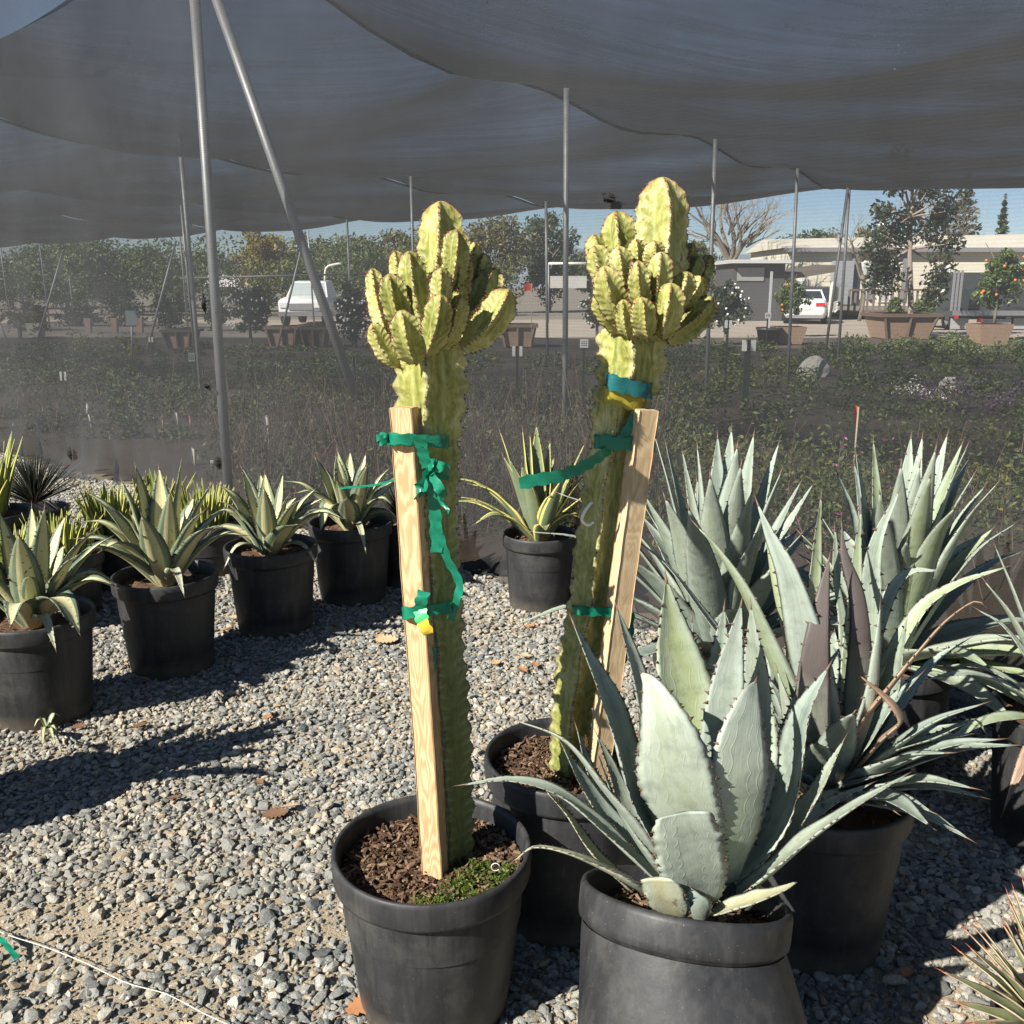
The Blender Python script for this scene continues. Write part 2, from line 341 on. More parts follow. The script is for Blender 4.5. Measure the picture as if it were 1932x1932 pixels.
# ------------------------------------------------------------------ ground, gravel, road
rs = np.random.RandomState(7); random.seed(7)
def sheet(name, poly, z, m, kindname='structure'):
    mb = MB(); mb.add([(x, y, z) for x, y in poly], [tuple(range(len(poly)))]); o = ob(name, mb, m, smooth=False); kind(o, kindname); return o
sheet('ground', [(-3000, -60), (3000, -60), (3000, 5000), (-3000, 5000)], 0, simple('dry_earth', (.22, .19, .15), .95, .3, .05))
EARTHD = simple('dark_bed_soil', (.085, .068, .05), .95, .4, 2.2, bump=.6)
ROADM = simple('dusty_road', (.36, .31, .25), .9, .2, .7, bump=.3)
U = V((-5.0, 4.2, 0)); VV = V((2.2, 3.3, 0)); P0 = V((-2.0, 6.7, 0))        # pole grid of the shade house
def gp(i, j, z=0): return P0 + U * i + VV * j + V((0, 0, z))
WU = V((-.766, .643, 0)); WN = V((-.643, -.766, 0))                          # along the net wall / towards the viewer
def wallp(s, z=0, off=0): return P0 + WU * s + WN * off + V((0, 0, z))
b0, b1 = wallp(30), wallp(-16)
sheet('planting_bed', [(b0.x, b0.y), (b1.x, b1.y), (40, 16), (40, 31), (-60, 31)], .006, EARTHD)
sheet('road', [(-90, 31), (90, 31), (90, 48), (-90, 48)], .010, ROADM)
# sandy yard in front of the net: one sheet, gently uneven
nx, ny = 90, 90; xs = np.linspace(-7, 4.5, nx); ys = np.linspace(.3, 11, ny); X, Y = np.meshgrid(xs, ys)
def hgt(x, y): return .022 + .008 * np.sin(x * 2.1 + .6) * np.cos(y * 1.7) + .006 * np.sin(x * 5.3 + y * 3.1)
Z = hgt(X, Y); vv = np.stack([X, Y, Z], -1).reshape(-1, 3)
idx = np.arange(nx * ny).reshape(ny, nx); ff = np.stack([idx[:-1, :-1], idx[:-1, 1:], idx[1:, 1:], idx[1:, :-1]], -1).reshape(-1, 4)
cx = vv[ff].mean(1); keep = ((cx[:, 0] - P0.x) * WN.x + (cx[:, 1] - P0.y) * WN.y) > -.03
yard = nparr('gravel_yard', vv, ff[keep], GROUND, True); kind(yard, 'structure')
# angular stones: a jittered icosahedron each, all one mass of gravel
t = (1 + 5 ** .5) / 2
ICO = np.array([(-1, t, 0), (1, t, 0), (-1, -t, 0), (1, -t, 0), (0, -1, t), (0, 1, t), (0, -1, -t), (0, 1, -t), (t, 0, -1), (t, 0, 1), (-t, 0, -1), (-t, 0, 1)]) / math.hypot(1, t)
ICF = np.array([(0, 11, 5), (0, 5, 1), (0, 1, 7), (0, 7, 10), (0, 10, 11), (1, 5, 9), (5, 11, 4), (11, 10, 2), (10, 7, 6), (7, 1, 8), (3, 9, 4), (3, 4, 2), (3, 2, 6), (3, 6, 8), (3, 8, 9), (4, 9, 5), (2, 4, 11), (6, 2, 10), (8, 6, 7), (9, 8, 1)])
def subdiv(V_, F_):
    V_ = [tuple(q) for q in V_]; mid = {}; out = []
    def m_(a, b):
        k = (min(a, b), max(a, b))
        if k not in mid: q = np.array(V_[a]) + np.array(V_[b]); V_.append(tuple(q / np.linalg.norm(q))); mid[k] = len(V_) - 1
        return mid[k]
    for a, b, c_ in F_: ab, bc, ca = m_(a, b), m_(b, c_), m_(c_, a); out += [(a, ab, ca), (b, bc, ab), (c_, ca, bc), (ab, bc, ca)]
    return np.array(V_), np.array(out)
IC2, IF2 = subdiv(ICO, ICF)
def stones(px, py, size):
    """split stones: near ones cut from a finer solid by random planes, far ones plain"""
    vs, fs, base = [], [], 0
    for sel, BV, BF in ((py < 2.7, IC2, IF2), (py >= 2.7, ICO, ICF)):
        x_, y_, s_ = px[sel], py[sel], size[sel]; n = len(x_); v = np.repeat(BV[None], n, 0) * (1 + rs.uniform(-.1, .1, (n, len(BV), 1))) * 1.08
        for _ in range(7):                                                    # flat broken faces
            d = rs.normal(size=(n, 3)); d /= np.linalg.norm(d, axis=1)[:, None]; h = rs.uniform(.42, .85, n); q = (v * d[:, None]).sum(-1) - h[:, None]; v = v - np.maximum(q, 0)[..., None] * d[:, None]
        v = v * s_[:, None, None] * np.stack([rs.uniform(.95, 1.6, n), rs.uniform(.75, 1.15, n), rs.uniform(.55, .95, n)], -1)[:, None]
        a = rs.uniform(0, 2 * np.pi, n)[:, None]; tx = rs.uniform(-.7, .7, n)[:, None]
        y2 = v[..., 1] * np.cos(tx) - v[..., 2] * np.sin(tx); z2 = v[..., 1] * np.sin(tx) + v[..., 2] * np.cos(tx); x2 = v[..., 0]
        v = np.stack([x2 * np.cos(a) - y2 * np.sin(a), x2 * np.sin(a) + y2 * np.cos(a), z2], -1)
        v[..., 0] += x_[:, None]; v[..., 1] += y_[:, None]; v[..., 2] += (hgt(x_, y_) + s_ * rs.uniform(.0, .75, n))[:, None]
        fs.append((BF[None] + (np.arange(n) * len(BV))[:, None, None]).reshape(-1, 3) + base); vs.append(v.reshape(-1, 3)); base += n * len(BV)
    return nparr('gravel', np.concatenate(vs), np.concatenate(fs), GRAVEL)
def vnoise(x, y, sd):
    r = np.random.RandomState(sd); g = r.rand(64, 64); xi = np.floor(x).astype(int); yi = np.floor(y).astype(int); fx = x - xi; fy = y - yi
    fx = fx * fx * (3 - 2 * fx); fy = fy * fy * (3 - 2 * fy); q = lambda a, b: g[a % 64, b % 64]
    return (q(xi, yi) * (1 - fx) + q(xi + 1, yi) * fx) * (1 - fy) + (q(xi, yi + 1) * (1 - fx) + q(xi + 1, yi + 1) * fx) * fy
PX, PY, PS = [], [], []
for step, smin, smax, y0, y1 in ((.0185, .0072, .0132, 1.15, 4.2), (.025, .0095, .016, 4.2, 11.0), (.055, .012, .018, 1.15, 4.2), (.0125, .0032, .0062, 1.15, 2.9)):
    gx = np.arange(-6.6, 3.0, step); gy = np.arange(y0, y1, step); A, B = np.meshgrid(gx, gy); A = A.ravel() + rs.uniform(-.5, .5, A.size) * step; B = B.ravel() + rs.uniform(-.5, .5, B.size) * step
    inside = (np.abs(A) < .56 * B + .35) & (((A - P0.x) * WN.x + (B - P0.y) * WN.y) > .05)
    A, B = A[inside], B[inside]
    bare = vnoise(A * 2.4 + 3, B * 2.4, 3) * .6 + vnoise(A * 6, B * 6, 5) * .4
    # worn patches in the near left corner
    w1 = np.exp(-(((A + 1.0) / .40) ** 2 + ((B - 2.04) / .24) ** 2)); w2 = np.exp(-(((A + 1.05) / .5) ** 2 + ((B - 1.62) / .16) ** 2)); w3 = np.exp(-(((A + .46) / .16) ** 2 + ((B - 2.1) / .1) ** 2))
    pk = 1.0 - np.clip((bare - .62) * 3, 0, .65) - .90 * np.clip(w1 + .75 * w2 + .7 * w3, 0, 1)
    far = np.clip((B - 2.4) / .6, 0, 1); pk = np.maximum(pk, far * .93)
    if smax < .008: pk = np.maximum(pk, .55)
    kp = rs.rand(A.size) < pk; A, B = A[kp], B[kp]
    PX.append(A); PY.append(B); PS.append(rs.uniform(smin, smax, A.size) * rs.choice([1, 1, 1.25, .8], A.size))
g = stones(np.concatenate(PX), np.concatenate(PY), np.concatenate(PS)); kind(g, 'stuff', 'crushed grey gravel covering the yard between the pots', 'gravel')
# ------------------------------------------------------------------ shade house: wall, roof panels, poles
def wave_grid(fn, a0, a1, na, c0, c1, nc):
    A, B = np.meshgrid(np.linspace(a0, a1, na), np.linspace(c0, c1, nc)); v = np.array([fn(x, y) for x, y in zip(A.ravel(), B.ravel())])
    i = np.arange(na * nc).reshape(nc, na); return v, np.stack([i[:-1, :-1], i[:-1, 1:], i[1:, 1:], i[1:, :-1]], -1).reshape(-1, 4)
def wallfn(s, h):
    top = 3.98 - .10 * math.sin((s - .2) * 1.1) ** 2 if s > 0 else 3.98
    z = h * top; low = max(0, 1 - h * 7); off = .020 * math.sin(s * 1.3 + h * 3) + .003 * math.sin(s * 5 + 2 * h) + low ** 2 * (.06 * math.sin(s * 9.3 + math.sin(s * 4) * 2) + .05 * math.sin(s * 21 + h * 9))
    if h < .02: z = .02 + .02 * abs(math.sin(s * 5.7)); off += .10 + .10 * math.sin(s * 3.3)
    return wallp(s, z, off)
v, f = wave_grid(wallfn, -9, 16, 340, 0, 1, 60); wl = nparr('shade_cloth_wall', v, f, WALLNET, True)
tag(wl, 'see-through black shade cloth wall hanging to the gravel behind the potted plants', 'shade cloth')
def roofz(i, j):
    e = 1 - (min(j, 4) / 4) ** 5; z = 3.52 - .16 * math.sin(math.pi * j) ** 2 - .42 * e * (4 * (i % 1) * (1 - i % 1)) * (.75 + .25 * math.sin(j * 2.2)) - .05 * e * math.sin(j * 5 + i * 4) * math.sin(math.pi * i) ** 2
    return z + .42 * max(0, 1 - j / .7)
rl = ['shade cloth roof panel above the blue agaves at right', 'shade cloth roof panel sagging above the two cacti', 'shade cloth roof panel left of the slanting brace', 'shade cloth roof panel over the far left poles', 'farthest shade cloth roof panel behind the far left poles']
for k, (i0, i1) in enumerate(((-2.0, 0), (0, 1), (1, 2), (2, 3), (3, 6))):
    dz = .012 * (k % 2)
    v, f = wave_grid(lambda i, j: gp(i, j, roofz(i, j) + dz + .02 * math.sin(i * 13 + j * 7) * math.sin(j * 11)), i0, i1, int(40 * (i1 - i0)), 0, 4.0, 110)
    tag(nparr('shade_cloth_roof', v, f, ROOFNET, True), rl[k], 'shade cloth', 'roof panels of the shade house')
for k, (i, lab) in enumerate(((0, 'seam rope'), (-1, 'seam rope'), (1, 'seam rope'), (2, 'seam rope'))):
    mb = MB(); mb.tube([gp(i, q / 30 * 4, roofz(i, q / 30 * 4) - .012) for q in range(31)], .018, 6)
    tag(ob('seam_rope', mb, SEAM), ['black seam rope of the roof meeting the tall pole behind the right cactus', 'black seam rope crossing the roof at upper right', 'black seam rope of the roof right of the far left poles', 'black seam rope of the roof at far left'][k], 'rope', 'seam ropes of the shade roof')
mb = MB(); mb.tube([wallfn(q * .1 - .5, 1.0) + V((0, 0, .01)) for q in range(120)], .013, 6); tag(ob('edge_rope', mb, SEAM), 'black rope along the top edge of the cloth wall against the sky', 'rope')
def pole(top, bot, rad, lab, zt=3.5, Y=None, grp='support poles inside the shade house', name='support_pole', cat='pole', Yb=None, zb=None):
    a = atz(*top, zt) if Y is None else aty(*top, Y); Yp = Yb or a.y
    b = aty(*bot, Yp)
    if zb is not None or grp.startswith('support'):                        # carry the pole on down to the ground
        d = b - a; b = a + d * ((a.z - (zb or 0.0)) / -d.z) if abs(d.z) > .1 else b
    mb = MB(); mb.tube([a, a.lerp(b, .5), b], rad, 10)
    return tag(ob(name, mb, GALV), lab, cat, grp)
pole((365, -38), (433, 955), .036, 'thick galvanised pole standing beside the cloth wall left of the left cactus', Y=6.86)
pole((1069, 152), (1066, 740), .028, 'tall galvanised pole just left of the right cactus crown', zt=3.5)
pole((1350, 260), (1333, 720), .028, 'galvanised pole right beside the right cactus crown', zt=3.5)
pole((1505, 318), (1487, 695), .028, 'galvanised pole in front of the small orange tree and white car', zt=3.5)
pole((1603, 350), (1583, 650), .030, 'galvanised pole rising right of the white car', zt=3.5)
pole((338, 255), (380, 740), .030, 'galvanised pole tallest of the three close poles left of the thick pole', zt=3.5)
pole((340, 370), (371, 700), .030, 'galvanised pole middle of the three close poles left of the thick pole', zt=3.5)
pole((338, 428), (361, 690), .032, 'galvanised pole shortest of the three close poles left of the thick pole', zt=3.5)
pole((775, 322), (786, 735), .026, 'galvanised pole rising behind the crown of the left cactus', zt=3.5)
pole((1030, 365), (1033, 700), .030, 'slim galvanised pole between the two cactus crowns', zt=3.5)
pole((654, 402), (667, 697), .030, 'slim galvanised pole left of the left cactus crown', zt=3.5)
pole((581, 436), (598, 690), .030, 'thin far pole beside the white pickup', zt=3.5)
pole((-1, 452), (33, 720), .030, 'far pole leaning at the left edge of the photo', zt=3.5)
pole((73, 447), (104, 700), .030, 'far pole crossed by a slanting brace near the left edge', zt=3.5)
pole((125, 472), (143, 632), .030, 'far pole right of the crossed brace near the left edge', zt=3.5)
br = 'slanting braces inside the shade house'
pole((402, -20), (670, 745), .036, 'long thick brace slanting down right from the top of the thick pole', Y=7.3, grp=br, name='pole_brace', cat='brace')
pole((119, 473), (66, 658), .030, 'thin brace crossing a far pole near the left edge', Y=28, grp=br, name='pole_brace', cat='brace')
pole((332, 455), (268, 696), .028, 'thin brace slanting down left beside the three close poles', Y=24, grp=br, name='pole_brace', cat='brace')
pole((-6, 600), (18, 653), .028, 'short brace at the far left edge', Y=26, grp=br, name='pole_brace', cat='brace')
pole((576, 437), (517, 686), .028, 'thin brace slanting down left in front of the white pickup', Y=25, grp=br, name='pole_brace', cat='brace')
pole((1600, 352), (1558, 660), .026, 'brace leaning against the pole right of the white car', Y=17.8, grp=br, name='pole_brace', cat='brace')
mb = MB(); mb.tube([aty(340, 525, 29), aty(700, 516, 29)], .03, 6); tag(ob('cross_pipe', mb, GALV), 'thin horizontal pipe running between far poles behind the slanting brace', 'pipe')
mb = MB(); a = aty(166, 772, 10.2); b = aty(189, 930, 10.2); b.z = 0; mb.tube([a, b], .017, 8); st = ob('plastic_stake', mb, GALV)
mb = MB(); mb.tube([a - V((0, 0, .05)), a + V((0, 0, .01)), a + V((0, 0, .06))], [.022, .022, .012], 8); ob('white_cap', mb, simple('white_plastic', (.75, .74, .7), .5), st)
tag(st, 'thin grey stake with white cap behind the cloth at left', 'stake')
# ------------------------------------------------------------------ vegetation seen through the cloth
def cards(P, size, name, m, flat=.0, upw=None, parent=None):
    """one small pointed leaf face per position"""
    n = len(P); size = np.broadcast_to(size, (n,))
    a = rs.normal(size=(n, 3)); a[:, 2] = a[:, 2] * (1 - flat) + (upw or 0); a /= np.linalg.norm(a, axis=1)[:, None]
    b = np.cross(a, rs.normal(size=(n, 3))); b /= np.linalg.norm(b, axis=1)[:, None]
    L = size[:, None] * a; W = size[:, None] * b * .42
    v = np.stack([P - L * .5, P + W * .5 - L * .05, P + L * .5, P - W * .5 + L * .05], 1).reshape(-1, 3)
    o = nparr(name, v, np.arange(4 * n).reshape(n, 4), m)
    if parent is not None: reparent(o, parent)
    return o
def reparent(o, par):
    org = ORG[par.name]
    if org.length > 0:
        me = o.data; co = np.empty(len(me.vertices) * 3, np.float32); me.vertices.foreach_get('co', co); co = co.reshape(-1, 3) - np.array(org, np.float32); me.vertices.foreach_set('co', co.ravel()); me.update()
    o.parent = par; ORG[o.name] = org
def blob(c, r, n, shell=.45):
    d = rs.normal(size=(n, 3)); d /= np.linalg.norm(d, axis=1)[:, None]; q = (shell + (1 - shell) * rs.rand(n)) ** .6
    return np.array(c) + d * q[:, None] * np.array(r)
def crown_pts(c, r, n, clumps, rc=.34, lump=.2):
    out = []; c = np.array(c); r = np.array(r); per = max(6, n // clumps)
    for k in range(clumps):
        d = rs.normal(size=3); d /= np.linalg.norm(d); ctr = c + d * r * rs.uniform(.35, .92)
        out.append(blob(ctr, r * rc * rs.uniform(1 - lump * 2, 1 + lump * 2) * np.array([1.1, 1.1, .8]), per, .15))
    return np.concatenate(out)
F_DARK = m_foliage('dark_evergreen', [(0, (0.033, 0.053, 0.027)), (.6, (0.075, 0.112, 0.048)), (1, (0.150, 0.180, 0.075))])
F_MID = m_foliage('mid_green_leaves', [(0, (0.060, 0.090, 0.033)), (.6, (0.128, 0.173, 0.060)), (1, (0.225, 0.255, 0.098))])
F_YEL = m_foliage('yellowing_leaves', [(0, (0.105, 0.112, 0.030)), (.5, (0.300, 0.247, 0.053)), (1, (0.495, 0.352, 0.075))])
F_OLIVE = m_foliage('olive_leaves', [(0, (0.068, 0.075, 0.030)), (.6, (0.180, 0.173, 0.060)), (1, (0.300, 0.262, 0.105))])
F_MAG = m_foliage('glossy_magnolia_leaves', [(0, (.018, .03, .014)), (.55, (.04, .06, .028)), (.8, (.085, .10, .05)), (1, (.22, .13, .06))], .15, .3)
F_ORG = m_foliage('citrus_leaves', [(0, (0.045, 0.083, 0.022)), (.6, (0.105, 0.165, 0.045)), (1, (0.255, 0.285, 0.075))], .2, .35)
F_CAM = m_foliage('camellia_leaves', [(0, (0.027, 0.045, 0.022)), (.7, (0.068, 0.098, 0.045)), (1, (0.150, 0.180, 0.090))], .15, .3)
F_CON = m_foliage('conifer_needles', [(0, (0.045, 0.060, 0.038)), (.6, (0.098, 0.112, 0.060)), (1, (0.210, 0.180, 0.098))])
F_COVER = m_foliage('low_bed_leaves', [(0, (.05, .075, .03)), (.5, (.12, .165, .055)), (.85, (.21, .25, .09)), (1, (.36, .34, .12))])
F_COVERY = m_foliage('yellow_bed_leaves', [(0, (0.105, 0.128, 0.038)), (.6, (0.240, 0.247, 0.060)), (1, (0.480, 0.390, 0.075))])
F_PURP = m_foliage('lilac_heath', [(0, (0.090, 0.075, 0.083)), (.6, (0.195, 0.150, 0.195)), (1, (0.390, 0.285, 0.390))])
F_TWIG = m_foliage('bare_red_twigs', [(0, (.04, .026, .02)), (.55, (.10, .068, .052)), (1, (.30, .22, .17))], .0, .8)
BARK = m_bark('grey_bark', (.10, .085, .065), (.26, .23, .18)); BARKP = m_bark('pale_trunk', (.24, .19, .15), (.42, .35, .28))
PETAL = simple('white_petals', (.78, .75, .70), .6, .1, 5); ORANGE = simple('orange_peel', (.80, .22, .02), .45, .1, 20)
BOXW = m_wood('weathered_box_wood', (.24, .16, .11), (.38, .27, .20), (3, 3, 14), False); BOXD = m_wood('dark_box_wood', (.10, .07, .05), (.16, .115, .085), (3, 3, 14), False)
BOXP = m_wood('pinkish_box_wood', (.44, .30, .22), (.56, .41, .31), (3, 3, 14), False)
def limbs(mb, base, top, r, n, spread, depth=2):
    """tapered trunk with forking limbs"""
    base, top = V(base), V(top); mid = base.lerp(top, .5) + V((random.uniform(-1, 1), random.uniform(-1, 1), 0)) * (top - base).length * .03
    mb.tube(spline([base, mid, top], 8), [r * (1 - .55 * q / 7) for q in range(8)], 8)
    if depth:
        for k in range(n):
            s = random.uniform(.45, .98); p = base.lerp(top, s); an = k * 2.4 + random.random(); L = (top - base).length * random.uniform(.45, .75)
            e = p + V((math.cos(an) * spread, math.sin(an) * spread, random.uniform(.35, .9))) * L; limbs(mb, p, e, r * .45, max(2, n - 1), spread, depth - 1)
def tree(name, lab, px, pybase, pytop, wpx, Y, m, n, leaf, crown=(.0, .62), clumps=26, bark=BARK, group=None, zb=0, trunk_r=.12, cat='tree', rc=.34):
    """crown spans the top part of the height; placed on the ground at distance Y"""
    b = aty(px, pybase, Y); b.z = zb; t = aty(px, pytop, Y); h = t.z - zb; w = wpx / FPX * (Y * 1.03)
    c0 = zb + h * (1 - crown[1]); cc = V((b.x, Y, (c0 + t.z) / 2)); rz = (t.z - c0) / 2
    th = thing(name, lab, cat, (b.x, Y, zb), group)
    mb = MB(); limbs(mb, b, (b.x, Y, c0 + rz * 1.2), trunk_r, 3, .6, 2); ob('trunk', mb, bark, th)
    P = crown_pts(cc, (w / 2 * .82, w / 2 * .82, rz * .86), n, clumps, rc); cards(P, leaf * rs.uniform(.6, 1.3, len(P)), 'crown', m, parent=th)
    return th, cc, (w / 2, w / 2, rz)
TG = 'trees beyond the shade house'
for i, (px, pyt, wp, Y, m, lab) in enumerate([
    (25, 462, 150, 70, F_MID, 'pale green bushy tree at the far left edge'), (130, 440, 190, 75, F_DARK, 'broad dark tree behind the crossed brace at left'),
    (215, 470, 150, 62, F_MID, 'mid green tree behind the far sign board at left'), (300, 452, 150, 72, F_DARK, 'dark tree left of the three close poles'),
    (415, 470, 120, 82, F_DARK, 'small dark tree with ragged top behind the thick pole'), (505, 415, 125, 58, F_YEL, 'large tree with yellow orange leaves behind the slanting brace'),
    (595, 440, 110, 74, F_MID, 'dull green tree right of the yellow tree'), (690, 436, 150, 70, F_OLIVE, 'olive green tree left of the left cactus crown'),
    (775, 428, 130, 78, F_OLIVE, 'olive tree hidden partly behind the left cactus crown'), (945, 385, 130, 60, F_OLIVE, 'tall olive and yellow tree between the two cactus crowns'),
    (1035, 392, 90, 64, F_DARK, 'dark tree with sky gaps left of the tall pole'), (1120, 452, 110, 95, F_DARK, 'low dark tree below the hill beside the right cactus'),
    (1290, 452, 120, 80, F_OLIVE, 'brownish tree behind the right cactus crown'), (1420, 500, 130, 75, F_OLIVE, 'low olive trees behind the dark shed'),
    (1540, 428, 150, 100, F_DARK, 'round topped dark pine behind the pale trailer'), (1640, 420, 80, 90, F_OLIVE, 'brownish tree left of the magnolia crown')]):
    tree('broadleaf_tree', lab, px, 600, pyt - 6, wp * 1.30, Y, m, 6500, .0046 * Y, (0, .97), 40, group=TG, trunk_r=.18)
def conifer(lab, px, pyt, wp, Y, n, m=F_CON):
    t = aty(px, pyt, Y); h = t.z; w = wp / FPX * Y * 1.03; th = thing('conifer_tree', lab, 'tree', (t.x, Y, 0), TG)
    mb = MB(); mb.tube([(t.x, Y, 0), (t.x, Y, h * .5), (t.x, Y, h)], [.25, .16, .03], 8); ob('trunk', mb, BARK, th)
    q = rs.rand(n) ** .62; lay = np.round(q * 16) / 16 + rs.normal(0, .012, n); an = rs.uniform(0, 2 * np.pi, n); rad = w / 2 * (lay * .95 + .03) * rs.rand(n) ** .5 * (.75 + .3 * np.sin(an * 5 + np.round(q * 16) * 2.1))
    P = np.stack([t.x + rad * np.cos(an), Y + rad * np.sin(an), h * (1 - lay * .92) - rad * .15], -1); cards(P, .0048 * Y * rs.uniform(.6, 1.4, n), 'crown', m, .6, parent=th)
conifer('tall brownish conifer standing behind the trailer roof', 1828, 318, 150, 78, 5200); conifer('narrow pointed conifer at the right edge above the trailer', 1897, 372, 62, 84, 3000, F_DARK)
conifer('low conifer top at the right edge behind the trailer roof', 1945, 420, 60, 95, 1500, F_DARK)
_wp = []
for px, wpx, hh, nn in [(-60, 200, 5.2, 2600), (90, 240, 4.6, 3000), (240, 200, 5.4, 2800), (350, 150, 4.4, 2000), (620, 200, 4.4, 2400), (760, 160, 4.8, 2000), (900, 120, 3.6, 1400), (1300, 160, 4.0, 1500)]:
    b_ = aty(px, 600, 53); w_ = wpx / FPX * 53 * .5
    for q in range(7): _wp.append(blob((b_.x + random.uniform(-w_, w_), 53 + random.uniform(-1, 3), hh * random.uniform(.25, .75)), np.array([1.9, 1.2, 1.5]) * random.uniform(.7, 1.2), nn // 4, .2))
_wp = np.concatenate(_wp); _wp = _wp[_wp[:, 2] > 0]; kind(cards(_wp, .22 * rs.uniform(.6, 1.4, len(_wp)), 'far_woodland', F_MID), 'stuff', 'continuous dull green woodland along the far side of the road', 'woodland')
# bare winter trees
def baretree(lab, px, pybase, pyt, wp, Y, r, seed, nb=6):
    random.seed(seed); t = aty(px, pyt, Y); h = t.z; w = wp / FPX * Y; th = thing('bare_tree', lab, 'tree', (t.x, Y, 0), 'leafless trees beyond the shade house')
    mb = MB(); tw = MB(); fork = V((t.x + random.uniform(-.2, .2), Y, h * .38)); mb.tube(spline([(t.x, Y, 0), (t.x + .15, Y, h * .2), fork], 7), [r * (1 - .3 * q / 6) for q in range(7)], 9)
    def grow(p, d, L, rr, lev):
        e = p + d * L; m_ = p.lerp(e, .5) + V((random.uniform(-.12, .12), random.uniform(-.12, .12), random.uniform(-.05, .1))) * L
        (mb if lev < 2 else tw).tube(spline([p, m_, e], 5), [rr * (1 - .6 * q / 4) for q in range(5)], 6 if lev < 2 else 3, cap=False)
        if lev < 4:
            for k in range(random.choice((3, 3, 4)) if lev < 3 else 3):
                d2 = (d + V((random.uniform(-1, 1), random.uniform(-1, 1), random.uniform(-.35, .65))) * .75).normalized(); grow(p.lerp(e, random.uniform(.4, 1)), d2, L * random.uniform(.45, .72), rr * .42, lev + 1)
    for k in range(nb):
        a = k / nb * 6.283 + random.random() * .5; d = V((math.cos(a) * w / h * .95, math.sin(a) * .6, random.uniform(.55, 1.1))).normalized(); grow(fork - V((0, 0, random.uniform(0, h * .08))), d, h * random.uniform(.28, .42), r * .55, 0)
    ob('trunk', mb, BARK, th); ob('twigs', tw, BARKP, th)
baretree('big leafless sycamore with spreading limbs right of the right cactus', 1392, 600, 290, 240, 50, .24, 4, 8)
baretree('thin leafless tree in front of the trailer at the brace pole', 1640, 600, 372, 110, 46, .09, 9, 5); baretree('leafless tree with upright twigs behind the magnolia crown', 1782, 600, 330, 80, 58, .13, 12, 6)
random.seed(21)
# tree boxes
def treebox(lab, px0, px1, pyt, pyb, m, dark=None, Y=None, posts=True, group='wooden tree boxes in the yard beyond the cloth', name='tree_box', cat='planter'):
    c = (px0 + px1) / 2; p = atz(c, pyb, 0); Yq = Y or p.y; h = aty(c, pyt, Yq).z; a = aty(px0, pyt, Yq).x; b = aty(px1, pyt, Yq).x; w = (b - a) / 2; x = (a + b) / 2; h = max(h, .3)
    th = thing(name, lab, cat, (x, Yq + w, 0), group); mb = MB(); k = .74; z0 = .03; yc = Yq + w
    def ring(r, z): return [(x - r, yc - r, z), (x + r, yc - r, z), (x + r, yc + r, z), (x - r, yc + r, z)]
    vs = ring(w * k, z0) + ring(w * .97, h) + ring(w * .88, h) + ring(w * .8, h - .12)
    mb.add(vs, [(0, 1, 5, 4), (1, 2, 6, 5), (2, 3, 7, 6), (3, 0, 4, 7), (4, 5, 9, 8), (5, 6, 10, 9), (6, 7, 11, 10), (7, 4, 8, 11)]); ob('box', mb, m, th, False)
    mb = MB(); mb.add(ring(w * .82, h - .1), [(0, 1, 2, 3)]); ob('soil', mb, EARTHD, th, False)
    if posts:
        mb = MB(); lw = max(.05, h * .13)
        for z, r in ((h - lw / 2, w * 1.0), ):
            for sx, sy, lx, ly in ((0, -1, 2 * r + .1, .06), (0, 1, 2 * r + .1, .06), (-1, 0, .06, 2 * r - .02), (1, 0, .06, 2 * r - .02)): mb.box((x + sx * (r + .02), yc + sy * (r + .02), z), (lx, ly, lw))
        ob('top_rail', mb, dark or m, th, False)
        for q in (-.92, 0, .92):
            mb = MB(); mb.tube([(x + q * w * k, yc - w * k - .03, z0), (x + q * w * .97, yc - w * .97 - .03, h - lw)], .055, 4); ob('post', mb, dark or m, th, False)
    return th, V((x, yc, h - .1)), w
treebox('big weathered wooden tree box below the magnolia tree', 1666, 1776, 592, 642, BOXW, BOXD); _b1 = treebox('brown wooden box holding the orange tree at the right edge', 1850, 1916, 612, 655, BOXW, BOXW, posts=False)
_b2 = treebox('grey tapered box holding the small orange tree beside the white car', 1465, 1525, 617, 652, BOXW, BOXD, posts=False)
treebox('pale wooden tree box at far left below the three close poles', 305, 362, 622, 660, BOXP, BOXD); treebox('pale wooden tree box in front of the white pickup', 500, 562, 616, 656, BOXP, BOXW); treebox('dark wood box standing for the shaded side of the pale tree box by the pickup', 566, 616, 617, 656, BOXD)  # third one is the pale box's dark side, its shade put into wood colour
treebox('pale wooden tree box right of the left cactus crown', 944, 1012, 612, 657, BOXP, BOXW); treebox('slatted whitish crate by a stunted palm at far left', 46, 74, 610, 638, simple('white_slats', (.6, .57, .5), .8), posts=False)
for px in (164, 214, 262): treebox({164: 'pale narrow crate first right of the red flowers at far left', 214: 'pale narrow crate below the far sign board', 262: 'pale narrow crate left of the twin white tags'}[px], px - 7, px + 5, 600, 632, BOXP, posts=False, Y=34, group='narrow crates at far left')
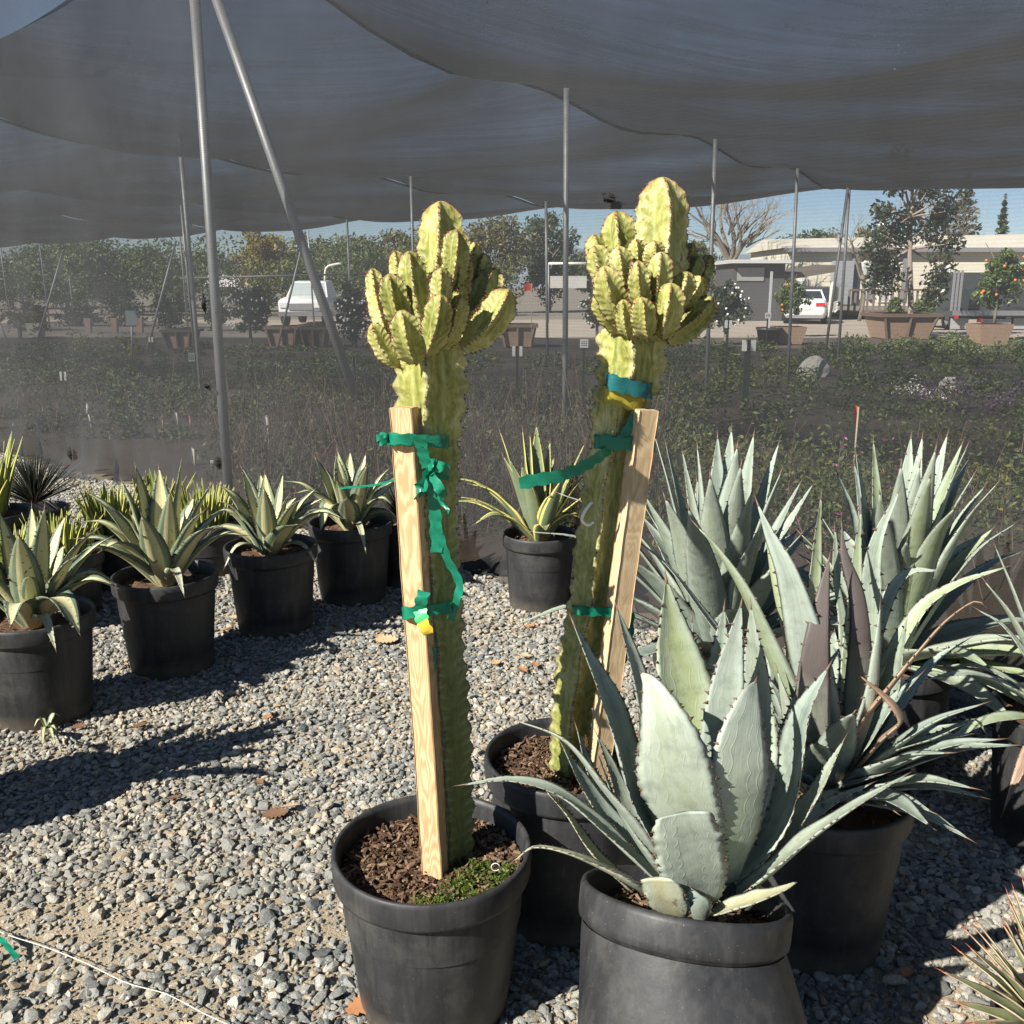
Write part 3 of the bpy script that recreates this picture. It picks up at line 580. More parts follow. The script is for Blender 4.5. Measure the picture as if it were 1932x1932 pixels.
# magnolia
th = thing('magnolia_tree', 'magnolia tree with glossy dark leaves growing from the big wooden box', 'tree', tuple(aty(1717, 620, 30.9)), None); mb = MB(); Ym = 30.9
tp = [aty(1719, 610, Ym), aty(1718, 540, Ym), aty(1717, 470, Ym), aty(1722, 345, Ym), aty(1724, 300, Ym)]; mb.tube(spline(tp, 12), [.10 - .006 * q for q in range(12)], 9)
ends = [(1665, 400), (1650, 470), (1675, 500), (1770, 420), (1790, 460), (1770, 500), (1690, 350), (1750, 360), (1660, 440), (1780, 400), (1700, 420), (1735, 330), (1665, 500), (1785, 370), (1695, 300)]
for q, (ex, ey) in enumerate(ends): mb.tube(spline([tp[2] if ey > 430 else tp[2].lerp(tp[3], .5), aty(ex, ey, Ym + random.uniform(-.8, .8))], 5), [.045, .04, .03, .022, .012], 5)
ob('trunk', mb, BARKP, th)
P = np.concatenate([blob(aty(ex, ey, Ym + random.uniform(-.7, .7)), np.array([.46, .5, .42]) * random.uniform(.8, 1.25), 190, .1) for ex, ey in ends + [(1700, 460), (1720, 400), (1745, 440), (1680, 520), (1765, 530), (1760, 555), (1660, 535)]])
P = P[~((P[:, 2] < 2.9) & (np.abs(P[:, 0] - tp[1].x) < .35))]; cards(P, .2 * rs.uniform(.7, 1.3, len(P)), 'crown', F_MAG, parent=th)
def fruit(th, c, r, n, m, size, name):
    for k in range(n):
        d = V((random.uniform(-1, 1), -random.uniform(.3, 1), random.uniform(-1, 1))).normalized(); p = V(c) + V((d.x * r[0], d.y * r[1], d.z * r[2])) * random.uniform(.8, 1.0)
        mb = MB(); prof = [(.001, -size)] + [(size * math.sin(a * .524), -size * math.cos(a * .524)) for a in range(1, 6)] + [(.001, size)]; mb.lathe(prof, p, 8); ob(name, mb, m, th)
def bush(name, lab, px, pyt, pyb, wpx, Y, m, n, leaf, zb, group=None, fr=None, cat='shrub'):
    cb = aty(px, pyb, Y); ct = aty(px, pyt, Y); c_ = (cb + ct) / 2; h = (ct.z - cb.z) / 2; w = wpx / FPX * Y * .515
    th = thing(name, lab, cat, (c_.x, Y, zb), group); mb = MB(); limbs(mb, (c_.x, Y, zb), (c_.x, Y, c_.z + h * .5), .05, 3, .4, 1); ob('trunk', mb, BARK, th)
    P = np.concatenate([crown_pts(c_, (w * .8, w * .8, h * .85), n, 22, .36), crown_pts(c_ + V((0, 0, h * .3)), (w * .5, w * .5, h * .8), n // 3, 8, .36)]); cards(P, leaf * rs.uniform(.6, 1.4, len(P)), 'crown', m, parent=th)
    if fr: fruit(th, c_, (w * .95, w * .95, h * .85), fr[0], fr[1], fr[2], fr[3])
    return th
bush('orange_tree', 'orange tree hung with fruit at the right edge', 1885, 452, 602, 100, 29.2, F_ORG, 2600, .14, .5, 'orange trees in boxes', (10, ORANGE, .042, 'orange'), 'tree')
bush('orange_tree', 'small orange tree in front of the white car', 1494, 522, 606, 74, 31.2, F_ORG, 1700, .13, .5, 'orange trees in boxes', (4, ORANGE, .038, 'orange'), 'tree')
CG = 'white flowering camellias beyond the cloth'
bush('camellia_shrub', 'dark camellia with white flowers right of the right cactus crown', 1372, 520, 636, 96, 27, F_CAM, 2300, .13, .0, CG, (30, PETAL, .034, 'flower')); bush('camellia_shrub', 'dark camellia with white flowers left of the right cactus crown', 1128, 525, 635, 84, 28, F_CAM, 2000, .13, .0, CG, (26, PETAL, .034, 'flower'))
bush('camellia_shrub', 'dark camellia with white flowers right beside the thick pole', 470, 528, 640, 110, 27, F_CAM, 2400, .13, .0, CG, (44, PETAL, .034, 'flower')); bush('camellia_shrub', 'dark camellia with white flowers left of the left cactus crown', 668, 532, 650, 90, 26, F_CAM, 2200, .12, .0, CG, (44, PETAL, .032, 'flower'))
for i, (px, pyt, pyb, wp, Y, lab) in enumerate([(60, 560, 640, 90, 36, 'dark shrub beside the stunted palm at far left'), (150, 555, 640, 110, 40, 'dark shrub behind the narrow crates'), (240, 545, 640, 110, 40, 'dark shrub behind the far sign board'), (320, 540, 630, 90, 38, 'dark shrub above the pale tree box at far left'), (410, 545, 640, 60, 36, 'dark narrow shrub between the poles and the thick pole'), (905, 560, 640, 60, 34, 'dark shrub behind the right arms of the left cactus'), (1690, 560, 600, 40, 36, 'small conical shrub in front of the deck left of the magnolia trunk'), (1742, 560, 600, 44, 36, 'small conical shrub in front of the deck right of the magnolia trunk')]):
    bush('evergreen_shrub', lab, px, pyt, pyb, wp, Y, F_DARK if i < 6 else F_MID, 1100, .17, 0, 'dark shrubs along the far road')
# beds inside: low cover, yellow clumps, twiggy stems
def bed(name, lab, m, regions, leaf, catn='ground cover'):
    Ps = []
    for (x0, x1, y0, y1, h, n) in regions:
        m_c = max(4, n // 110); Yc = y0 + (y1 - y0) * rs.rand(m_c); Xc = ((x0 + (x1 - x0) * rs.rand(m_c)) - HALF) / FPX * Yc; rc = rs.uniform(.14, .42, m_c); hc = h * rs.uniform(.35, 1.25, m_c)
        k_ = rs.randint(0, m_c, n); d = rs.normal(size=(n, 3)); d /= np.linalg.norm(d, axis=1)[:, None]; q = rs.rand(n) ** .4
        Ps.append(np.stack([Xc[k_] + d[:, 0] * q * rc[k_], Yc[k_] + d[:, 1] * q * rc[k_], np.abs(d[:, 2]) * q * hc[k_] + .02], -1))
    P = np.concatenate(Ps); ok = ((P[:, 0] - P0.x) * WN.x + (P[:, 1] - P0.y) * WN.y) < -.25; P = P[ok]; d = np.linalg.norm(P[:, :2], axis=1)
    o = cards(P, leaf * (.5 + d * .055) * rs.uniform(.6, 1.3, len(P)), name, m, .3, .35); kind(o, 'stuff', lab, catn)
bed('ground_cover', 'low green shrubs growing in beds inside the shade house', F_COVER, [(1180, 2000, 9, 25, .38, 20000), (1560, 2000, 20, 26, .42, 6000), (850, 1300, 8, 22, .30, 8000), (430, 900, 9, 19, .34, 13000), (430, 900, 19, 26, .16, 5000), (-40, 420, 10, 20, .34, 10000), (-40, 420, 20, 27, .14, 4000), (1250, 2000, 5.6, 9, .55, 9000), (420, 1260, 6, 10, .55, 11000), (900, 1300, 9, 14, .4, 6000)], .055)
bed('yellow_cover', 'yellow green low plants in the beds behind the cloth', F_COVERY, [(1440, 1490, 17, 20, .35, 700), (1340, 1420, 15, 18, .3, 700), (1680, 1960, 7, 10, .45, 1100), (520, 600, 13, 15, .3, 500), (120, 300, 22, 26, .5, 1200), (1280, 1900, 5.2, 8, .4, 900)], .05)
bed('heath_cover', 'lilac heath in the bed at right behind the cloth', F_PURP, [(1740, 2000, 12, 16, .32, 2600)], .045)
bed('white_flower_cover', 'patch of white small flowers in the bed behind the right agaves', PETAL, [(1700, 1790, 13.2, 14.6, .34, 260)], .035)
bed('pink_flower_cover', 'pink small flowers at the foot of the cloth at right', simple('pink_petals', (.62, .16, .40), .6), [(1560, 1680, 5.4, 7.2, .62, 46)], .05)
def twigs(name, lab, regions):
    VS = []; FS = []; b = 0
    for (x0, x1, y0, y1, h, n) in regions:
        for _ in range(n):
            Yq = random.uniform(y0, y1); Xq = (random.uniform(x0, x1) - HALF) / FPX * Yq
            if (Xq - P0.x) * WN.x + (Yq - P0.y) * WN.y > -.2: continue
            p = V((Xq, Yq, random.uniform(0, .3))); L = h * random.uniform(.45, 1.1); d = V((random.gauss(0, .3), random.gauss(0, .3), 1)).normalized(); r = .0028
            for seg in range(2):
                e = p + d * L * .5; s_ = V((1, random.uniform(-.5, .5), 0)).normalized() * r; VS += [p - s_, p + s_, e + s_ * .6, e - s_ * .6]; FS.append((b, b + 1, b + 2, b + 3)); b += 4; p = e; d = (d + V((random.gauss(0, .3), random.gauss(0, .3), .1))).normalized(); r *= .7
    o = nparr(name, np.array([tuple(q) for q in VS]), np.array(FS), F_TWIG); kind(o, 'stuff', lab, 'twigs')
twigs('bare_stems', 'thicket of bare reddish stems just behind the cloth', [(400, 1260, 5.6, 8.5, .8, 1500), (1250, 1960, 4.6, 8, .5, 260), (-40, 420, 9, 12, .6, 200), (450, 1100, 9, 14, .6, 350)])
# hills, boulders
HILL = simple('haze_blue_hill', (.17, .20, .23), 1, .25, .01); mb = MB(); n = 90  # distance haze put into the hill colour as a dull blue
for i in range(n):
    a = -1.0 + 2.0 * i / (n - 1); D = 1500; z = 52 + 12 * math.sin(i * .31 + 1) + 8 * math.sin(i * .83) + 3 * math.sin(i * 1.9); mb.v += [(D * math.sin(a), D * math.cos(a), -5), (D * math.sin(a) * 1.04, D * math.cos(a) * 1.04, z), (D * math.sin(a) * 1.3, D * math.cos(a) * 1.3, z * .9)]
for i in range(n - 1): 
    for k in (0, 1): mb.f.append((i * 3 + k, i * 3 + 3 + k, i * 3 + 4 + k, i * 3 + 1 + k)); mb.m.append(0); mb.uv.append(None)
kind(ob('hills', mb, HILL), 'structure')
ROCK = simple('pale_rock', (.52, .50, .46), .9, .35, 6, bump=.8)
def boulder(lab, px, py, w, Y, hh):
    p = aty(px, py, Y); p.z = 0; r = w / FPX * Y * .5; mb = MB(); vs = []; nn = 12
    for i in range(7):
        ph = i / 6 * math.pi / 2
        for k in range(nn): q = 1 + .10 * math.sin(k * 1.05 + i * .7) + .05 * math.sin(k * 2.1 + i * 2); vs.append((p.x + r * q * math.cos(ph) * math.cos(k * 6.2832 / nn), p.y + .7 * r * q * math.cos(ph) * math.sin(k * 6.2832 / nn), hh * q * math.sin(ph)))
    fs = [(i * nn + k, i * nn + (k + 1) % nn, (i + 1) * nn + (k + 1) % nn, (i + 1) * nn + k) for i in range(6) for k in range(nn)]; mb.add(vs, fs); tag(ob('boulder', mb, ROCK, None, False), lab, 'rock', 'pale boulders in the bed')
boulder('long white boulder in the bed below the white car', 1538, 672, 62, 17.5, .34); boulder('flat pale boulder in the heath bed at right', 1795, 688, 40, 15.5, .16)
# signs, flags and label stakes
WHITE = simple('white_board', (.80, .80, .76), .5, .05); INK = simple('dark_ink', (.05, .05, .05), .6); POSTG = simple('dark_green_post', (.02, .032, .026), .6); REDF = simple('red_flag', (.75, .08, .04), .5); PALEW = simple('pale_stake_wood', (.55, .45, .33), .8)
def tags(lab, px, pyt, pyb, Y, twin=True, wpx=7, hpx=20, gap=9, postw=.03, group='white label boards on dark posts'):
    top = aty(px, pyt, Y); s = Y / FPX * 1.02; th = thing('label_post', lab, 'sign', (top.x, Y, 0), group); mb = MB(); mb.box((top.x, Y, top.z / 2), (postw, postw, top.z)); ob('post', mb, POSTG, th, False)
    for q in ((-1, 1) if twin else (0,)):
        mb = MB(); mb.box((top.x + q * gap * s, Y - postw * .5 - .012, top.z - hpx * s * .5), (wpx * s, .012, hpx * s)); b = ob('board', mb, WHITE, th, False)
        if not twin:
            mb = MB()
            for r_ in range(3):
                for c_ in range(3): mb.box((top.x + (c_ - 1) * wpx * s * .26, Y - postw * .5 - .02, top.z - hpx * s * (.28 + .22 * r_)), (wpx * s * .17, .002, hpx * s * .1))
            ob('print', mb, INK, b, False)
tags('twin white tags on a short dark post at far left', 120, 701, 760, 13.5, wpx=4, hpx=16, gap=4); tags('twin white tags high on a thin post at far left', 285, 636, 660, 22, wpx=3, hpx=9, gap=2.6); tags('square white sign with dark print left of the thick pole', 362, 665, 720, 15, False, 11, 16)
tags('twin white tags in front of the tree box right of the left cactus', 976, 653, 760, 12, wpx=5.5, hpx=18, gap=6.5); tags('square white sign with dark print left of the right cactus', 1102, 640, 740, 13, False, 15, 15); tags('twin white tags below the camellia right of the right cactus', 1374, 604, 720, 15, wpx=5, hpx=14, gap=4); tags('twin white tags on the thick dark post below the yellow bush', 1412, 641, 740, 12.5, wpx=9, hpx=20, gap=8, postw=.07); tags('small square sign on the tall dark post in a black tub', 1449, 590, 660, 24, False, 11, 10)
tags('single white tag low behind the cloth left of the thick pole', 401, 868, 900, 8.2, False, 6, 10, postw=.012)
tags('tilted white tag low behind the cloth at left', 132, 886, 905, 9.2, False, 15, 10, postw=.012); tags('twin white tags right of the slanting brace', 668, 672, 720, 16, wpx=5, hpx=17, gap=0.1); tags('small white tag between thick pole and the three close poles', 385, 697, 730, 15, True, 4, 15, .1)
def flag(lab, px, pyt, pyb, Y, wpx, hpx, m=REDF):
    a = aty(px, pyt, Y); s = Y / FPX * 1.02; th = thing('marker_flag', lab, 'flag', (a.x, Y, 0), 'small coloured flags among the plants'); mb = MB(); mb.tube([(a.x, Y, 0), (a.x, Y, a.z)], .008, 5); ob('stem', mb, PALEW, th)
    mb = MB(); w_, h_ = wpx * s, hpx * s; mb.add([(a.x, Y, a.z), (a.x - w_ * .5, Y + .02, a.z + .1 * h_), (a.x - w_, Y - .02, a.z - .15 * h_), (a.x - w_ * .9, Y - .02, a.z - h_), (a.x - w_ * .4, Y + .02, a.z - h_ * .8), (a.x, Y, a.z - h_ * .9)], [(0, 1, 4, 5), (1, 2, 3, 4)]); mb.add([(q[0], q[1] + .006, q[2]) for q in mb.v[:6]], [(5, 4, 1, 0), (4, 3, 2, 1)]); ob('cloth', mb, m, th)
flag('bright red square flag between the two cactus crowns', 1003, 535, 610, 22, 14, 15); flag('long red flag behind the right agaves', 1620, 768, 900, 7.5, 9, 34); flag('small red flag at far left behind the cloth', 80, 768, 800, 12, 4, 10)
flag('tiny red flag left of the thick pole', 358, 785, 800, 11, 7, 10); flag('thin red flag left of the left stake', 676, 820, 850, 8.5, 4, 16); flag('torn white flag left of the left stake', 505, 786, 820, 9, 12, 30, PETAL)
flag('torn white flag standing low behind the cloth beside the thick pole', 366, 848, 885, 8.6, 12, 34, PETAL); flag('small white flag left of the thick pole', 306, 785, 800, 11, 6, 14, PETAL); flag('white flag right of the small white one', 334, 780, 800, 11, 9, 14, PETAL)
th = thing('black_tub', 'black tub with tall measuring post beside the grey tapered box', 'tub', tuple(atz(1449, 652, 0))); q = ORG[th.name]; mb = MB(); mb.lathe([(.001, 0), (.26, 0), (.34, .5), (.36, .5), (.36, .44)], q, 20); ob('tub', mb, POT, th); mb = MB(); mb.box((q.x - .02, q.y, 1.0), (.06, .06, 2.0)); ob('post', mb, simple('grey_post', (.4, .42, .42), .6), th, False)
sg = thing('sign_board', 'square grey board on a post far left among dark shrubs', 'sign', tuple(atz(250, 690, 0))); q = ORG[sg.name]; tp_ = aty(248, 600, q.y); mb = MB(); mb.tube([q, tp_], .02, 6); ob('post', mb, GALV, sg); mb = MB(); a = aty(237, 586, q.y); b = aty(262, 614, q.y); mb.box(((a.x + b.x) / 2, q.y - .03, (a.z + b.z) / 2), (abs(b.x - a.x), .02, abs(a.z - b.z))); ob('board', mb, simple('grey_board', (.23, .27, .28), .6), sg, False)
pm = thing('stunted_palm', 'stunted palm with drooping yellow fronds at far left', 'palm', tuple(aty(38, 640, 30))); mb = MB(); tq = aty(40, 606, 30); mb.tube(spline([(tq.x - .1, 30, 0), (tq.x - .05, 30, .6), tq], 6), .07, 6); ob('trunk', mb, BARK, pm)
P = []
for k in range(12):
    a = k * .5236
    for q in range(30): t_ = q / 29; P.append((tq.x + math.cos(a) * .8 * t_, 30 + math.sin(a) * .8 * t_, tq.z + .35 * math.sin(t_ * 2.6) - .45 * t_ * t_ + random.uniform(-.05, .05)))
cards(np.array(P), .16, 'crown', F_YEL, parent=pm)
# ------------------------------------------------------------------ trailer, deck, shed and vehicles across the road
SIDING = N('cream_siding'); _p = SIDING.pos(); _s = SIDING.n('SeparateXYZ'); SIDING.l(_p, _s.inputs[0]); _w = SIDING.math('FRACT', SIDING.math('MULTIPLY', _s.outputs[2], 7)); SIDING = SIDING.done(SIDING.bsdf(SIDING.mix(SIDING.rng(_w, .0, .12, 1, 0), (.66, .62, .50), (.34, .31, .25)), .8))
ROOFW = simple('pale_metal_roof', (.62, .58, .48), .6, .1, 3); TRIM = simple('grey_trim', (.22, .22, .23), .7); WTRIM = simple('white_trim', (.75, .74, .70), .6); GLASSD = simple('dark_window_glass', (.03, .04, .045), .1, .1, 2, .6); GLASSP = simple('pale_blind_window', (.50, .52, .50), .3, .1, 2); DECKW = simple('brown_deck_wood', (.16, .11, .08), .85, .3, 6); RAILW = simple('grey_deck_rail', (.17, .145, .125), .85, .3, 5)
YB = 52.0
def xz(px, py, Y=YB): q = aty(px, py, Y); return q.x, q.z
x0, zt = xz(1487, 462); x1 = xz(2150, 440)[0]; zb_ = .6; xr, zr = xz(1932, 468)
tr = thing('trailer_building', 'long cream sided office trailer with shallow pale roof', 'building', (x0, YB, 0))
mb = MB(); mb.box(((x0 + x1) / 2, YB + 4, (zr + zb_) / 2), (x1 - x0, 8, zr - zb_)); ob('wall', mb, SIDING, tr, False)
mb = MB(); xc, zc = xz(1790, 440); mb.add([(x0 - .3, YB - .4, zr), (x1, YB - .4, zr), (x1, YB + 4, zr + 1.0), (x0 - .3, YB + 4, zr + .62), (x0 - .3, YB + 8.4, zr), (x1, YB + 8.4, zr)], [(0, 1, 2, 3), (3, 2, 5, 4), (0, 3, 4)]); ob('roof', mb, ROOFW, tr, False)
mb = MB(); mb.box(((x0 + x1) / 2, YB - .42, zr - .1), (x1 - x0 + .6, .06, .22)); ob('fascia', mb, TRIM, tr, False)
for a, b, c_, d in ((1623, 560, 1646, 495), (1765, 560, 1788, 505), (1660, 566, 1680, 500), (1880, 560, 1905, 500), (1440 + 60, 545, 1520, 530)):
    xa, za = xz(a, b); xb, zb2 = xz(c_, d); f = MB(); f.box(((xa + xb) / 2, YB - .03, (za + zb2) / 2), (xb - xa + .24, .08, zb2 - za + .24)); fo = ob('window', f, WTRIM, tr, False); f = MB(); f.box(((xa + xb) / 2, YB - .085, (za + zb2) / 2), (xb - xa, .02, zb2 - za)); ob('pane', f, GLASSP, fo, False)
for px in (1607, 1700, 1640): xa, za = xz(px, 565); f = MB(); f.box((xa, YB - .12, (za + zr) / 2), (.34 if px == 1607 else .22, .1, zr - za)); ob('column', f, TRIM, tr, False)
xa, za = xz(1565, 545); xb, zb2 = xz(1605, 500); f = MB(); f.box(((xa + xb) / 2, YB - .3, (za + zb2) / 2 - .3), (xb - xa, .5, zb2 - za + 1)); ob('door_panel', f, simple('grey_panel', (.30, .31, .33), .7), tr, False)
# entrance awning with white lattice
aw = thing('entrance_awning', 'sloping white awning on posts with lattice screen beside the trailer', 'awning', (xz(1490, 600, 47)[0], 47, 0)); ax0, az0 = xz(1466, 530, 47); ax1, az1 = xz(1570, 513, 47)
f = MB(); f.add([(ax0, 46.2, az0), (ax1, 46.2, az1), (ax1, 50, az1 + .1), (ax0, 50, az0 + .1), (ax0, 46.2, az0 + .25), (ax1, 46.2, az1 + .3), (ax1, 50, az1 + .4), (ax0, 50, az0 + .35)], [(0, 3, 2, 1), (4, 5, 6, 7), (0, 1, 5, 4), (1, 2, 6, 5), (0, 4, 7, 3)]); ob('awning_roof', f, simple('dark_awning', (.13, .11, .09), .7), aw, False)
for px in (1474, 1560): a = xz(px, 600, 47)[0]; f = MB(); f.box((a, 46.6, az0 / 2), (.14, .14, az0)); ob('post', f, WTRIM, aw, False)
lx0, lz0 = xz(1495, 588, 47.3); lx1, lz1 = xz(1582, 542, 47.3); f = MB(); nL = 15
for k in range(-8, nL):
    for sg_ in (1, -1):
        a = lx0 + (lx1 - lx0) * k / nL; Hh = lz1 - lz0; pa = [a, lz0]; pb = [a + Hh, lz1]
        if sg_ < 0: pa[1], pb[1] = pb[1], pa[1]
        def clip(p, q, x):
            t_ = (x - p[0]) / (q[0] - p[0]); return [x, p[1] + (q[1] - p[1]) * t_]
        if pb[0] < lx0 or pa[0] > lx1: continue
        if pa[0] < lx0: pa = clip(pa, pb, lx0)
        if pb[0] > lx1: pb = clip(pa, pb, lx1)
        d = V((pb[0] - pa[0], 0, pb[1] - pa[1])); 
        if d.length < .1: continue
        nrm = V((-d.z, 0, d.x)).normalized() * .075; yy = 47.3 - .02 * sg_; A_, B_ = V((pa[0], yy, pa[1])), V((pb[0], yy, pb[1])); y2 = V((0, .03, 0)); f.add([A_ - nrm, B_ - nrm, B_ + nrm, A_ + nrm, A_ - nrm + y2, B_ - nrm + y2, B_ + nrm + y2, A_ + nrm + y2], [(0, 1, 2, 3), (4, 7, 6, 5), (0, 4, 5, 1), (2, 6, 7, 3)])
ob('lattice', f, WTRIM, aw, False)
# deck with railing
dk = thing('wooden_deck', 'brown wooden deck with close railing bars in front of the trailer', 'deck', (xz(1750, 600, 49)[0], 49, 0)); dx0, dz0 = xz(1600, 588, 49); dx1 = xz(2000, 588, 49)[0]; rt = xz(1700, 547, 49)[1]; rt = max(rt, dz0 + .95)
f = MB(); f.box(((dx0 + dx1) / 2, 50.4, dz0 - .1), (dx1 - dx0, 3.0, .22)); ob('deck_floor', f, DECKW, dk, False)
f = MB(); f.box(((dx0 + dx1) / 2, 48.98, rt), (dx1 - dx0, .14, .10)); ob('hand_rail', f, DECKW, dk, False)
xx = dx0
while xx < dx1 - .1: f = MB(); f.box((xx, 49, (dz0 + rt) / 2), (.11, .05, rt - dz0 - .04)); ob('railing_bar', f, RAILW, dk, False); xx += .31
for k in range(5): a = dx0 + .2 + k * (dx1 - dx0 - .4) / 4; f = MB(); f.box((a, 49.15, dz0 / 2 - .1), (.16, .16, max(.15, dz0 - .2))); ob('post', f, DECKW, dk, False)
# shed
sh = thing('dark_shed', 'dark flat roofed shed with pale roof edge beside the camellia', 'shed', (xz(1435, 600, 46)[0], 46, 0)); sx0, sz = xz(1385, 497, 46); sx1 = xz(1482, 497, 46)[0]
f = MB(); f.box(((sx0 + sx1) / 2, 48, sz / 2), (sx1 - sx0, 4, sz)); ob('wall', f, simple('dark_sheet_siding', (.07, .068, .07), .8), sh, False); f = MB(); f.box(((sx0 + sx1) / 2, 47.8, sz + .08), (sx1 - sx0 + .5, 4.8, .16)); ob('roof', f, simple('pale_roof_sheet', (.5, .5, .5), .5), sh, False)
a = xz(1390, 530, 46); b = xz(1442, 505, 46); f = MB(); f.box(((a[0] + b[0]) / 2, 45.97, (a[1] + b[1]) / 2), (b[0] - a[0], .05, b[1] - a[1])); ob('grey_panel', f, simple('grey_sheet', (.26, .26, .25), .8), sh, False)
# far shelter frame right of the tall pole
fs_ = thing('pipe_shelter', 'low pipe shelter with white top rail between tall pole and camellia', 'shelter', (xz(1075, 600, 44)[0], 44, 0)); a = xz(1035, 497, 44); b = xz(1120, 497, 44); f = MB()
for X_ in (a[0], b[0]): f.tube([(X_, 44, 0), (X_, 44, a[1])], .04, 6)
ob('post', f, GALV, fs_); f = MB(); f.tube([(a[0], 44, a[1]), (b[0], 44, a[1])], .06, 6); ob('top_rail', f, WTRIM, fs_); f = MB(); f.box(((a[0] + b[0]) / 2, 46, a[1] - .8), (b[0] - a[0] - .3, .1, .55)); ob('back_panel', f, simple('grey_panel_far', (.4, .4, .38), .8), fs_, False)
# ---- vehicles
PAINTW = N('white_car_paint'); PAINTW = PAINTW.done(PAINTW.bsdf((.78, .78, .77), .25, None, .6)); RUB = simple('tyre_rubber', (.02, .02, .02), .8); RIM = simple('wheel_rim', (.45, .45, .46), .3, .1, 5, .5, .7); TAIL = simple('red_tail_lamp', (.55, .015, .02), .2, .1, 9, .6); CHROME = simple('grey_bumper', (.3, .3, .31), .35, .1, 4, .5, .5)
def loft(mb, secs, mi=0, cap=True):
    n = len(secs[0]); vs = [q for s in secs for q in s]; fs = [(i * n + k, i * n + (k + 1) % n, (i + 1) * n + (k + 1) % n, (i + 1) * n + k) for i in range(len(secs) - 1) for k in range(n)]
    if cap: fs += [tuple(range(n))[::-1], tuple((len(secs) - 1) * n + k for k in range(n))]
    mb.add(vs, fs, mi)
def wheel(par, M, x, y, r=.33, w_=.22):
    f = MB(); prof = [(r * .62, -w_ / 2), (r * .95, -w_ / 2), (r, -w_ * .35), (r, w_ * .35), (r * .95, w_ / 2), (r * .62, w_ / 2)]; n = 24
    vs = [M @ V((x + z, y + q * math.cos(k * 6.2832 / n), r + q * math.sin(k * 6.2832 / n))) for q, z in prof for k in range(n)]; f.add(vs, [(i * n + k, i * n + (k + 1) % n, (i + 1) * n + (k + 1) % n, (i + 1) * n + k) for i in range(5) for k in range(n)])
    tb = ob('wheel', f, RUB, par); f = MB(); vs = [M @ V((x + z, y + r * .62 * q * math.cos(k * 6.2832 / n), r + r * .62 * q * math.sin(k * 6.2832 / n))) for q, z in ((1, -w_ * .4), (.2, -w_ * .25), (1, w_ * .4), (.2, w_ * .25)) for k in range(n)]; f.add(vs, [(k, (k + 1) % n, n + (k + 1) % n, n + k) for k in range(n)] + [(2 * n + k, 2 * n + (k + 1) % n, 3 * n + (k + 1) % n, 3 * n + k) for k in range(n)] + [tuple(range(n, 2 * n)), tuple(range(3 * n, 4 * n))]); ob('rim', f, RIM, tb)
def sedan(lab, loc, rz):
    """body lofted along y (rear at y=0)"""
    M = Matrix.Translation(V(loc)) @ Matrix.Rotation(rz, 4, 'Z'); th = thing('parked_car', lab, 'car', loc)
    def sec(y, hw, z0, z1, tum=.06): return [M @ V(q) for q in ((-hw + .08, y, z0), (hw - .08, y, z0), (hw, y, z0 + .14), (hw + .01, y, (z0 + z1) / 2), (hw - tum, y, z1 - .05), (hw - .18, y, z1), (-hw + .18, y, z1), (-hw + tum, y, z1 - .05), (-hw - .01, y, (z0 + z1) / 2), (-hw, y, z0 + .14))]
    f = MB(); loft(f, [sec(0, .72, .36, .86), sec(.06, .82, .30, .98), sec(.35, .88, .26, 1.05), sec(.9, .90, .24, 1.06), sec(2.4, .91, .22, .96), sec(3.5, .90, .22, .95), sec(4.3, .86, .26, .82), sec(4.62, .70, .34, .66)]); ob('body', f, PAINTW, th)
    def cab(y, hw, z, hw2, z2): return [M @ V(q) for q in ((-hw, y, z), (hw, y, z), (hw2, y, z2), (-hw2, y, z2))]
    f = MB(); loft(f, [cab(.55, .80, 1.02, .80, 1.03), cab(1.15, .82, 1.0, .62, 1.43), cab(1.9, .83, .97, .64, 1.47), cab(2.6, .83, .96, .62, 1.42), cab(3.35, .80, .92, .78, .94)]); ob('cabin', f, PAINTW, th, False)
    e = .012; f = MB(); f.add([M @ V(q) for q in ((-.68, .62 - e, 1.09), (.68, .62 - e, 1.09), (.56, 1.08 - e, 1.40), (-.56, 1.08 - e, 1.40))], [(0, 1, 2, 3)]); ob('rear_window', f, GLASSD, th, False)
    for s_ in (-1, 1):
        f = MB(); f.add([M @ V(q) for q in ((s_ * .835, 1.15, 1.03), (s_ * .845, 2.9, 1.0), (s_ * .66, 2.45, 1.38), (s_ * .67, 1.4, 1.41))], [(0, 1, 2, 3)]); ob('side_window', f, GLASSD, th, False)
        f = MB(); c_ = M @ V((s_ * .60, .015, .84)); f.box(c_, (.38, .1, .14), rz=rz); ob('tail_lamp', f, TAIL, th, False)
        for y in (.9, 3.65): wheel(th, M, s_ * .80, y)
    f = MB(); f.box(M @ V((0, -.01, .68)), (.36, .03, .14), rz=rz); ob('number_plate', f, simple('plate', (.6, .6, .55), .5), th, False); f = MB(); f.box(M @ V((0, .05, .33)), (1.5, .16, .14), rz=rz); ob('bumper', f, TRIM, th, False)
    return th
q = aty(1518, 612, 42); sedan('white parked sedan seen from behind with red tail lamp', (q.x, 42, .01), R(-17))
